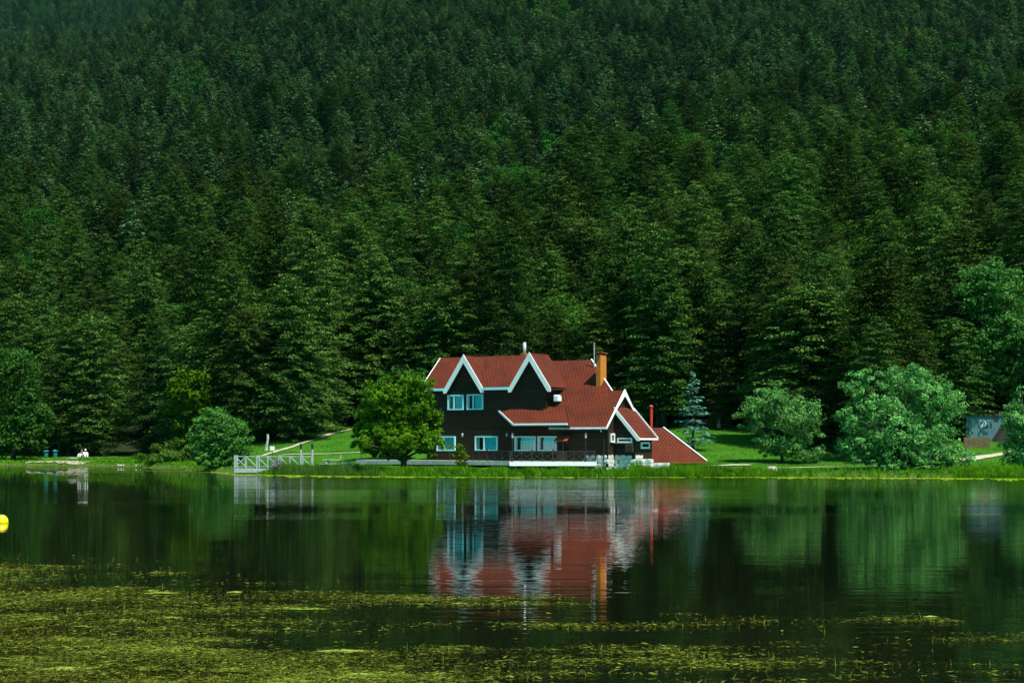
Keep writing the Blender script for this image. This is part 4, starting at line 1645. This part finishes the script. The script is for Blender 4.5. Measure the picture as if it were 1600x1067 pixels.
# boulder pile and shore rock
q = on_ground(113, 717.5)
o = obj('boulder', stone_mesh(40, 1.5, 0.8, 0.5), None, (q.x, q.y, q.z + 0.02))
o.data.materials[0] = M['mortar']
tag(o, 'low grey boulder beside the two people on the far shore', 'rock')
q = px(1206, 741, 110.5)
o = obj('shore_rock', stone_mesh(41, 1.0, 0.7, 0.8), None, (q.x, q.y, gz(q.x, q.y) + 0.1))
o.data.materials[0] = M['path']
tag(o, 'pale sandy rock at the waterline below the smaller willow', 'rock')

# yellow buoy
by = FPX * CAM_H / (816.5 - HZ)
e = empty('buoy', ((2.5 - 800) / FPX * by, by, 0), label='round yellow mooring buoy floating on the lake', cat='buoy')
mb = MB()
mb.sphere((0, 0, 0.03), 0.205, 20, 14, 1.08)
mb.build('float', M['yellow'], e, smooth=True)
mb = MB()
mb.tube([(0, 0, 0.24), (0, 0, 0.28)], [0.04, 0.03], 8)
mb.build('eye_bolt', M['black_metal'], e)

# grey-blue cabin behind the willows, with its round emblem, and its picket fence
cyy = 138.0
c0 = px(1510, 690, cyy)
cab = empty('cabin', (c0.x, cyy, gz(c0.x, cyy)), label='grey-blue cabin with a round white emblem half hidden by willows', cat='cabin')
zb = gz(c0.x, cyy)
mb = MB()
mb.box(0, 4.4, 0, 4, -0.5, px(0, 650, cyy).z - zb)
mb.build('wall', M['cabin'], cab)
mb = MB()
zt_ = px(0, 650, cyy).z - zb
mb.box(-0.3, 4.7, -0.10, 4.3, zt_, zt_ + 0.13)
mb.build('roof', M['dark_wood'], cab)
ex, ez = px(1535.2, 661.5, cyy).x - c0.x, px(0, 661.5, cyy).z - zb
mb = MB()
nseg = 28
for r0, r1 in ((0.26, 0.34),):
    for k in range(nseg):
        a0, a1 = 2 * math.pi * k / nseg, 2 * math.pi * (k + 1) / nseg
        mb.poly([(ex + r0 * math.cos(a0), -0.02, ez + r0 * math.sin(a0)), (ex + r1 * math.cos(a0), -0.02, ez + r1 * math.sin(a0)),
                 (ex + r1 * math.cos(a1), -0.02, ez + r1 * math.sin(a1)), (ex + r0 * math.cos(a1), -0.02, ez + r0 * math.sin(a1))], [(0, 3, 2, 1)])
for k in range(9):                                        # the hook inside the ring
    a0, a1 = R(70 - k * 22), R(70 - (k + 1) * 22)
    mb.poly([(ex + 0.06 * math.cos(a0), -0.021, ez + 0.09 * math.sin(a0)), (ex + 0.15 * math.cos(a0), -0.021, ez + 0.19 * math.sin(a0)),
             (ex + 0.15 * math.cos(a1), -0.021, ez + 0.19 * math.sin(a1)), (ex + 0.06 * math.cos(a1), -0.021, ez + 0.09 * math.sin(a1))], [(0, 3, 2, 1)])
mb.build('emblem', M['white'], cab)
mb = MB()
xw = px(1553, 0, cyy).x - c0.x
mb.box(xw, xw + 0.42, -0.03, 0.0, zt_ - 0.45, zt_ - 0.08)
wv_ = mb.build('window', M['dark'], cab)
mb = MB()
xr = px(1544, 0, cyy).x - c0.x
mb.prism([(xr - 0.1, -1.6, -0.4), (xr + 1.5, -1.6, zt_ - 0.3), (xr + 3.0, -1.6, -0.4)], (0, 1.5, 0))
mb.build('porch_roof', M['dark_wood'], cab)
fy = 132.0
f0 = px(1506, 690, fy)
fe = empty('picket_fence', (f0.x, fy, gz(f0.x, fy)), label='brown upright board fence in front of the grey-blue cabin', cat='fence')
zf_ = gz(f0.x, fy)
for k in range(17):
    mb = MB()
    x = k * 0.135
    tp = px(0, 683, fy).z - zf_ + rs.uniform(-.04, .04)
    mb.box(x, x + 0.118, rs.uniform(-.012, .012), 0.03, -0.3, tp)
    mb.build('board', M['fence_wood'], fe)
mb = MB()
mb.box(-0.05, 17 * 0.135, 0.034, 0.08, 0.35, 0.43)
mb.build('rail', M['dark_wood'], fe)

# log rails and lime-washed tree at the edge of the right lawn
q = on_ground(1123, 668)
for k, (dy, dz, du) in enumerate(((0, 0.35, 0), (0.8, 0.62, 0.4), (2.0, 0.9, -0.5))):
    mb = MB()
    mb.tube([(-1.7 + du, 0, dz), (0, 0.05, dz + 0.03), (1.6 + du, 0, dz - 0.03)], [0.05, 0.055, 0.05], 6)
    o = mb.build('log_rail', M['tan'])
    o.location = (q.x - 0.4, q.y + 1.5 + dy, q.z)
    mb2 = MB()
    for xx in (-1.6 + du, 1.5 + du):
        mb2.tube([(xx, 0.08, -0.3), (xx, 0.08, dz + 0.1)], [0.06, 0.05], 6)
    s_ = mb2.build('support', M['dark_wood'], o)
    tag(o, ('lowest', 'middle', 'highest')[k] + ' weathered log rail beside the whitewashed tree trunk', 'log rail', 'log rails at the forest edge')

#==PLANTS==

# ------------------------------------------------------------------ trees and shrubs on the shore
def shaped_tree(name, base, ydepth, ells_px, mat, label, cat, seed, nclump, per, ls, aspect=0.4, spread=0.36, r0=0.16, bark='bark', nlimb=14, group=None, up=0.35):
    """a tree whose crown fills ellipses given as (u, v, half width, half height) seen at depth ydepth"""
    r = np.random.default_rng(seed)
    b = px(base[0], base[1], ydepth)
    b.z = gz(b.x, b.y)
    ells = []
    m1 = ydepth / FPX
    for k, (u, v, ru, rv) in enumerate(ells_px):
        c = px(u, v, ydepth) - b
        c.y += r.uniform(-0.3, 0.3) * ru * m1
        ells.append((tuple(c), (ru * m1, 0.85 * max(ru, rv * 0.8) * m1, rv * m1)))
    pos, A, B, tint, cen = clump_faces(r, ells, nclump, per, ls, aspect, spread, up)
    keep = pos[:, 2] > 0.05
    v, f = diamonds(pos[keep], A[keep], B[keep])
    e = empty(name, b, label=label, cat=cat, group=group)
    obj('crown', mesh_np('crown', v, f, mat, tint[keep]), e)
    top = max(c[0][2] for c in ells)
    mid = np.mean([c[0] for c in ells], axis=0)
    Ht = max(0.6, top * 0.75)
    limbs = []
    sel = r.choice(len(cen), min(nlimb, len(cen)), replace=False)
    for i in sel:
        z0 = min(Ht * 0.75, max(0.15, cen[i][2] * 0.45))
        fx = (z0 / Ht)
        limbs.append(((mid[0] * fx * 0.6, 0, z0), tuple(cen[i]), r0 * 0.45))
    mb = MB()
    n = 6
    rr = random.Random(seed)
    mb.tube([(mid[0] * 0.6 * (i / n) + rr.uniform(-.04, .04), rr.uniform(-.04, .04), Ht * i / n - (0.3 if i == 0 else 0)) for i in range(n + 1)], [r0 * (1.3 if i == 0 else 1) * (1 - 0.8 * i / n) for i in range(n + 1)], 8)
    for p0, p1, ra in limbs:
        a, c = Vector(p0), Vector(p1)
        md = a.lerp(c, 0.5) + Vector((rr.uniform(-1, 1), rr.uniform(-1, 1), 0.8)) * (c - a).length * 0.08
        mb.tube([a, md, c], [ra, ra * 0.6, ra * 0.2], 5)
    mb.build('trunk', M[bark], e, smooth=True)
    return e


shaped_tree('silver_willow', (1412, 742), 112.2, [(1340, 600, 28, 26), (1415, 596, 40, 30), (1445, 612, 34, 30), (1468, 640, 42, 44), (1340, 648, 32, 34), (1392, 662, 48, 42), (1348, 694, 38, 26), (1440, 688, 48, 38),
            (1494, 710, 30, 24), (1395, 731, 46, 9), (1470, 726, 28, 13), (1325, 737, 36, 6), (1440, 739, 50, 6), (1345, 714, 34, 14), (1405, 714, 46, 16), (1500, 722, 26, 14)], M['willow'], 'large silver-green willow with a broad crown at the shore', 'tree', 1, 820, 44, 0.135, 0.3, 0.24, 0.22, nlimb=30)
shaped_tree('silver_willow', (1222, 722), 123.5, [(1195, 632, 36, 28), (1240, 648, 40, 34), (1213, 617, 22, 18), (1264, 688, 24, 32), (1202, 688, 28, 20), (1180, 652, 26, 24), (1238, 700, 32, 20), (1266, 712, 18, 14), (1200, 705, 20, 10)],
            M['willow'], 'smaller silver-green willow with a thin trunk, on the lawn beside the blue spruce', 'tree', 2, 400, 44, 0.14, 0.3, 0.26, 0.12, nlimb=20)
shaped_tree('silver_willow', (1604, 741), 112.5, [(1582, 668, 24, 28), (1612, 650, 38, 38), (1590, 702, 26, 28), (1622, 706, 40, 30), (1600, 728, 30, 12)],
            M['willow'], 'silver-green willow cut by the right edge of the picture', 'tree', 3, 280, 44, 0.14, 0.3, 0.26, 0.16)
shaped_tree('round_tree', (632, 739), 115.0, [(625, 640, 55, 44), (590, 668, 38, 36), (664, 660, 31, 36), (630, 688, 62, 26), (588, 700, 36, 16), (672, 696, 24, 20), (562, 684, 14, 20), (603, 622, 36, 34), (655, 612, 32, 28), (630, 600, 26, 20), (572, 650, 18, 22)],
            M['round'], 'round bright green leafy tree standing in front of the house wall', 'tree', 4, 700, 50, 0.115, 0.5, 0.22, 0.24, nlimb=34)
shaped_tree('dark_leafy_tree', (20, 716), 168, [(18, 592, 42, 50), (42, 648, 34, 46), (8, 680, 52, 34), (62, 688, 20, 20)],
            M['willow_dark'], 'dark green leafy tree at the left edge of the far shore', 'tree', 5, 400, 40, 0.2, 0.45, 0.25, 0.25)
shaped_tree('willow_bush', (345, 729), 129, [(338, 668, 34, 34), (364, 690, 32, 30), (324, 700, 30, 26), (345, 716, 46, 12)],
            M['bush'], 'rounded grey-green willow bush beside the white jetty', 'bush', 6, 330, 46, 0.14, 0.35, 0.26, 0.12)
shaped_tree('low_bush', (258, 728), 150, [(245, 712, 30, 16), (275, 704, 26, 22), (262, 716, 42, 12)],
            M['reed'], 'low olive green bush at the water left of the willow bush', 'bush', 7, 110, 55, 0.2, 0.3, 0.4, 0.06, nlimb=8)
shaped_tree('yellow_green_tree', (305, 712), 151, [(300, 612, 32, 32), (316, 642, 26, 28), (285, 652, 26, 28), (300, 680, 24, 22)],
            M['yellowgreen'], 'small yellow-green leafy tree behind the willow bush', 'tree', 8, 110, 60, 0.2, 0.5, 0.34, 0.12)
shaped_tree('sapling', (719, 742), 112.3, [(716, 703, 13, 12), (722, 722, 9, 12)], M['yellowgreen'], 'thin leafy sapling on the bank below the house', 'sapling', 9, 26, 16, 0.12, 0.5, 0.5, 0.03, nlimb=8)
shaped_tree('large_leafy_tree', (1575, 690), 146, [(1552, 455, 52, 48), (1572, 520, 50, 46), (1545, 565, 36, 50), (1590, 590, 40, 50)],
            M['paleleaf'], 'tall light green leafy tree at the right edge of the forest', 'tree', 10, 620, 44, 0.17, 0.5, 0.22, 0.3)
shaped_tree('leafy_tree', (632, 715), 128, [(630, 592, 30, 20), (652, 588, 20, 16), (606, 606, 24, 22), (640, 625, 36, 30), (585, 640, 20, 26)], M['willow_dark'], 'darker leafy tree rising behind the round bright green tree', 'tree', 12, 260, 44, 0.15, 0.5, 0.26, 0.14)
shaped_tree('leafy_tree', (392, 690), 166, [(392, 540, 20, 30), (384, 575, 18, 26), (398, 600, 14, 20)], M['broad'], 'slim light green leafy tree against the dark conifers behind the jetty', 'tree', 13, 80, 50, 0.2, 0.5, 0.34, 0.12)

# blue spruce
r = np.random.default_rng(31)
C, A, B = conifer_faces(r, 6.7, 1.9, 0.10, 0.42, 0.085, roundness=0.9, droop=0.25, gap=0.0)
v, f = diamonds(C, A, B)
cm = mesh_np('crown', v, f, M['spruce'], np.clip(r.normal(0.55, 0.28, len(f)), 0, 1))
q = px(1083, 701, 134)
add_tree('blue_spruce', cm, trunk_mesh('trunk', 6.4, 0.13, M['bark'], 0, 3), (q.x, q.y, gz(q.x, q.y)), 0.4, 1.0, 'pale blue-green spruce standing behind the red annex roof', 'tree')
# whitewashed conifer by the log rails
q = on_ground(1123, 668)
e = add_tree('whitewashed_tree', NEAR[3][0], NEAR[3][1], (q.x, q.y, q.z), 1.0, 0.55, 'small conifer with whitewashed trunk foot beside the log rails', 'tree')
mb = MB()
mb.tube([(0, 0, -0.2), (0, 0, 0.25), (0, 0, 1.7)], [0.55, 0.33, 0.27], 8)
mb.build('whitewash', M['white'], e)
# pale dead trunks among the firs
for k, (u, vb, vt_, yy, lab) in enumerate([(580, 690, 448, 172, 'tallest pale dead trunk among the firs left of the house'), (612, 690, 490, 176, 'short pale dead trunk among the firs above the round tree'),
                                           (1188, 690, 470, 180, 'pale dead trunk among the firs above the smaller willow')]):
    q = px(u, vb, yy)
    q.z = gz(q.x, q.y)
    h = px(u, vt_, yy).z - q.z
    o = obj('dead_trunk', trunk_mesh('dead_trunk', h, 0.26, M['pale_bark'], 0.01, 60 + k, [((0, 0, h * t), (rs.uniform(-1, 1), rs.uniform(-1, .2), h * t + 0.4), 0.05) for t in (0.5, 0.62, 0.7, 0.8, 0.88)]), None, q)
    tag(o, lab, 'dead tree', 'dead trunks in the forest')


# ------------------------------------------------------------------ grasses
def in_house(x, y):
    dx, dy = x - HX, y - HY
    a = dx * hc - dy * hs_
    b = dx * hs_ + dy * hc
    return ((a > -6.3) & (a < 18.6) & (b > -1.75) & (b < 8)) | ((x > -0.4) & (x < 6.4) & (y > 112.7) & (y < 118)) | ((x > 10) & (x < 15) & (y > 117.5) & (y < 124))


def blades(name, n, urange, drange, hrange, wd, mat, label, seed, lean=0.35, dens=None, cat='grass', tint0=0.5):
    r = np.random.default_rng(seed)
    u = r.uniform(urange[0], urange[1], n)
    d = r.uniform(0, 1, n) ** 1.2 * (drange[1] - drange[0]) + drange[0]
    if dens is not None:
        k = r.random(n) < dens(u, d)
        u, d = u[k], d[k]
    y = shore_y(u) + d
    x = (u - 800) / FPX * y
    k = ~in_house(x, y)
    x, y, u = x[k], y[k], u[k]
    n = len(x)
    z = ground(x, y) - 0.03
    patch = 0.5 + 0.5 * np.sin(x * 1.9 + np.sin(y * 2.3)) * np.sin(y * 1.3 + x * 0.6)
    patch = np.clip(patch + 0.35 * np.sin(x * 5.3 + 2 * np.sin(x * 1.1)) * np.sin(y * 4.1 + x), 0, 1)
    h = r.uniform(hrange[0], hrange[1], n) * (0.42 + 0.68 * patch)
    an = r.uniform(0, 6.283, n)
    w2 = wd * r.uniform(0.6, 1.3, n)
    side = np.stack([np.cos(an), np.sin(an), np.zeros(n)], 1) * w2[:, None]
    top = np.stack([r.normal(0, lean, n) * h, r.normal(0, lean, n) * h, h], 1)
    base = np.stack([x, y, z], 1)
    v = np.empty((n, 3, 3), np.float32)
    v[:, 0] = base - side
    v[:, 1] = base + side
    v[:, 2] = base + top
    tint = np.clip(r.normal(tint0, 0.25, n) + 0.7 * (patch - 0.5), 0, 1)
    return tag(obj(name, mesh_np(name, v.reshape(-1, 3), np.arange(n * 3).reshape(-1, 3), mat, tint)), label, cat, kind='stuff')


blades('bank_grass', 95000, (365, 1680), (-0.4, 2.4), (0.12, 0.56), 0.032, M['grass'], 'tall bright green grass along the lake bank', 51, tint0=0.34, dens=lambda u, d: (0.55 + 0.45 * np.sin(u * 0.31 + 2 * np.sin(u * 0.07)) * np.sin(u * 0.113 + d)) * ip(u, [(365, 1), (1180, 1), (1250, 0.25), (1480, 0.2), (1510, 1), (1700, 1)]))
blades('lawn_grass', 60000, (250, 1680), (1.5, 50), (0.07, 0.16), 0.05, M['grass'], 'short green grass of the lawns', 52, 0.6, tint0=0.35)
blades('far_shore_grass', 14000, (-80, 330), (-0.3, 14), (0.10, 0.3), 0.05, M['grass'], 'short green grass of the far shore', 53, 0.5)
blades('reeds', 7000, (430, 590), (-1.2, 1.6), (0.5, 0.95), 0.03, M['reed'], 'dark rushes growing between jetty and deck', 54, 0.2, cat='reeds')
blades('reeds', 6000, (985, 1130), (-0.6, 1.6), (0.5, 1.0), 0.03, M['grass'], 'tall green reeds below the stone footing', 55, 0.2, cat='reeds')
blades('reeds', 7000, (1490, 1680), (-0.2, 3.5), (0.3, 0.75), 0.035, M['grass'], 'tall bright reeds beside the large willow', 56, 0.2, cat='reeds', tint0=0.7)

# purple flowers at the end of the jetty
for u, v_, lab, n in ((430, 731, 'clump of purple flowers at the end of the jetty', 60),):
    q = px(u, v_, 114.5)
    q.z = max(0.02, gz(q.x, q.y))
    e = empty('flower_clump', q, label=lab, cat='flowers')
    r = np.random.default_rng(int(u))
    pos = r.normal(0, 1, (n, 3)) * np.array([0.3, 0.2, 0.14]) + np.array([0, 0, 0.8])
    nn = unit(r.normal(size=(n, 3)))
    A = unit(np.cross(nn, r.normal(size=(n, 3)))) * 0.07
    B = np.cross(nn, A)
    v, f = diamonds(pos, A, B)
    obj('blossoms', mesh_np('blossoms', v, f, M['purple'], r.random(n)), e)
    b0 = np.stack([r.normal(0, .15, 60), r.normal(0, .12, 60), np.zeros(60)], 1)
    tp = b0 + np.stack([r.normal(0, .18, 60), r.normal(0, .1, 60), r.uniform(0.5, 0.85, 60)], 1)
    sd = np.stack([np.full(60, 0.02), np.zeros(60), np.zeros(60)], 1)
    v = np.stack([b0 - sd, b0 + sd, tp], 1).reshape(-1, 3)
    obj('stems', mesh_np('stems', v, np.arange(180).reshape(-1, 3), M['reed'], r.random(60)), e)


# ------------------------------------------------------------------ floating plants
def float_sheet(name, u0, u1, wfun, mat, label, seed, z=0.012, nu=700, nw=10, y_of=None, cover=0.0):
    """a ragged film of leaves on the water along the shore"""
    r = np.random.default_rng(seed)
    us = np.linspace(u0, u1, nu)
    yo = shore_y(us) if y_of is None else y_of(us)
    wv = wfun(us) * (0.75 + 0.3 * np.sin(us * 0.11 + seed) * np.sin(us * 0.037) + 0.22 * np.interp(us, np.linspace(u0, u1, nu // 4), r.normal(0, 1, nu // 4)))
    wv = np.clip(wv, 0.05, None)
    vs, fs, tn = [], [], []
    for j in range(nw + 1):
        y = yo + 0.6 - wv * (j / nw)
        vs.append(np.stack([(us - 800) / FPX * y, y, np.full(nu, z)], 1))
    vs = np.concatenate(vs)
    for j in range(nw):
        i = np.arange(nu - 1)
        q = np.stack([j * nu + i, j * nu + i + 1, (j + 1) * nu + i + 1, (j + 1) * nu + i], 1)
        if cover:
            q = q[r.random(len(q)) > cover * (0.4 + 1.2 * j / nw)]
        fs.append(q)
        tn.append(np.clip(r.normal(0.55, 0.25, len(q)), 0, 1))
    return tag(obj(name, mesh_np(name, vs, np.concatenate(fs), mat, np.concatenate(tn))), label, 'water plants', kind='stuff')


float_sheet('duckweed', 255, 1700, lambda u: ip(u, [(250, 1.5), (300, 6), (400, 9), (560, 7), (700, 4), (1100, 3.5), (1300, 6), (1700, 7)]), M['duckweed'], 'yellow-green duckweed film along the near lake bank', 61, nu=1500, cover=0.3)
float_sheet('brown_pondweed', -120, 330, lambda u: ip(u, [(-120, 10), (150, 9), (330, 6)]), M['mudweed'], 'brown-green weed film along the far shore', 62, cover=0.2)
float_sheet('brown_pondweed', 170, 420, lambda u: ip(u, [(170, 0.3), (230, 3), (420, 5)]), M['mudweed'], 'thin brown weed streak in front of the willow bush', 63, z=0.008, y_of=lambda u: FPX * CAM_H / (ip(u, [(170, 734), (420, 740)]) - HZ), cover=0.5)


def fbm(x, y, seed):
    r = np.random.default_rng(seed)
    s = np.zeros_like(x)
    for k in range(5):
        f = 1.7 ** k
        a, b, c, d = r.uniform(0.6, 1.4, 4)
        p = r.uniform(0, 6.28, 4)
        s += (np.sin(x * f * a + p[0] + 1.3 * np.sin(y * f * b * 0.7 + p[1])) * np.sin(y * f * c + p[2] + 1.1 * np.sin(x * f * d * 0.8 + p[3]))) / (1.35 ** k)
    return s


def weed_density(x, y):
    u = 800 + FPX * x / y
    v = HZ + FPX * CAM_H / y
    e1 = ip(u, [(-100, 918), (0, 925), (270, 960), (450, 1003), (600, 1046), (1000, 1100), (1600, 1135), (1800, 1140)])     # edge of the thick mat
    e0 = ip(u, [(-100, 872), (0, 880), (270, 893), (420, 902), (600, 912), (820, 930), (1080, 943), (1130, 958), (1450, 962), (1600, 990), (1800, 1000)])   # outermost sprigs
    nz = fbm(x * 0.35, y * 1.1, 3) * 0.55 + fbm(x * 1.1, y * 3.2, 5) * 0.42
    thick = 1 / (1 + np.exp(-((v - e1) / 14 + nz * 1.9 - 0.1)))
    s = np.clip((v - e0) / np.maximum(e1 - e0, 1), 0, 1.2)
    stripes = fbm(x * 0.35, y * 1.9, 9) * 0.5 + nz * 0.7
    thin = np.where((v > e0), 1 / (1 + np.exp(-((stripes - 0.62 + 0.2 * s) * 7))), 0)
    return np.clip(np.maximum(thick * 0.9 / (1 + np.exp(-(nz + ip(u, [(0, 0.75), (350, 0.5), (600, 0.05), (900, -0.25), (1600, -0.3)])) * 7)), thin * ip(u, [(0, 0.5), (500, 0.45), (900, 0.36), (1600, 0.3)])), 0, 1)


def weed_points(n, seed, y0=14.8, y1=33.5):
    r = np.random.default_rng(seed)
    y = r.uniform(y0 * y0, y1 * y1, n) ** 0.5
    x = r.uniform(-0.36, 0.36, n) * y
    k = r.random(n) < weed_density(x, y)
    return x[k], y[k], r


x, y, r = weed_points(800000, 71)
n = len(x)
an = r.uniform(0, 6.283, n)
ln = r.uniform(0.012, 0.065, n)
dz = r.normal(0.02, 0.10, n)
A = np.stack([np.cos(an) * ln, np.sin(an) * ln, dz * ln], 1)
B = np.stack([-np.sin(an), np.cos(an), r.normal(0, 0.8, n)], 1) * (r.uniform(0.002, 0.0055, n))[:, None]
C = np.stack([x, y, 0.012 + r.random(n) * 0.022], 1)
v, f = diamonds(C, A, B)
pt = fbm(x * 0.9, y * 1.3, 21) * 0.16
tag(obj('pond_weed', mesh_np('pond_weed', v, f, M['weed'], np.clip(r.gamma(0.85, 0.34, n) + pt * 1.3 + 0.2 * np.clip((0.2 - x / y) * (20 - y) / 4, -0.3, 1), 0, 1))), 'tangled olive pond weed floating in the lake shallows', 'water plants', kind='stuff')

# sprigs standing above the water
x, y, r = weed_points(26000, 72, 15, 34)
n = len(x)
h = r.uniform(0.02, 0.085, n) * np.where(r.random(n) < 0.12, 1.7, 1.0)
b0 = np.stack([x, y, np.zeros(n)], 1)
sd = np.stack([np.full(n, 0.0042), np.zeros(n), np.zeros(n)], 1) * r.uniform(0.6, 1.3, (n, 1))
tp = b0 + np.stack([r.normal(0, .35, n) * h, r.normal(0, .35, n) * h, h], 1)
v = np.stack([b0 - sd, b0 + sd, tp], 1).reshape(-1, 3)
tag(obj('weed_sprigs', mesh_np('weed_sprigs', v, np.arange(n * 3).reshape(-1, 3), M['weed'], np.clip(r.normal(0.6, 0.25, n), 0, 1))), 'thin weed sprigs standing above the lake surface', 'water plants', kind='stuff')

# bright algae cushions
x, y, r = weed_points(900, 73, 15, 31)
k = fbm(x * 0.8, y * 1.1, 33) > 0.15
x, y = x[k], y[k]
V, F, TT = [], [], []
for i in range(len(x)):
    n = 9
    ra = r.uniform(0.05, 0.30)
    el = r.uniform(0.4, 0.8)
    t0 = r.random()
    b = len(V)
    V.append((x[i], y[i], 0.030))
    ro = r.uniform(0.45, 1.2, n)
    for q in range(n):
        a = 6.283 * q / n
        V.append((x[i] + ra * ro[q] * math.cos(a) * 1.3, y[i] + ra * el * ro[q] * math.sin(a), 0.010))
    for q in range(n):
        F.append((b, b + 1 + q, b + 1 + (q + 1) % n))
        TT.append(np.clip(t0 + r.normal(0, 0.2), 0, 1))
tag(obj('algae', mesh_np('algae', V, F, M['algae'], TT)), 'pale yellow-green algae cushions among the pond weed', 'water plants', kind='stuff')

# ------------------------------------------------------------------ air: thin haze over the valley
mb = MB()
mb.box(-2600, 2600, -70, 2700, -4, 900)
hz = mb.build('haze', None or bpy.data.materials.new('valley_haze'))
hm = hz.data.materials[0]
hm.use_nodes = True
nt = hm.node_tree
nt.nodes.clear()
out = nt.nodes.new('ShaderNodeOutputMaterial')
pvn = nt.nodes.new('ShaderNodeVolumePrincipled')
pvn.inputs['Color'].default_value = (0.22, 0.82, 0.66, 1)
pvn.inputs['Density'].default_value = 0.000014
nt.links.new(pvn.outputs[0], out.inputs['Volume'])
tag(hz, 'thin blue-green haze over the valley', 'haze', kind='stuff')
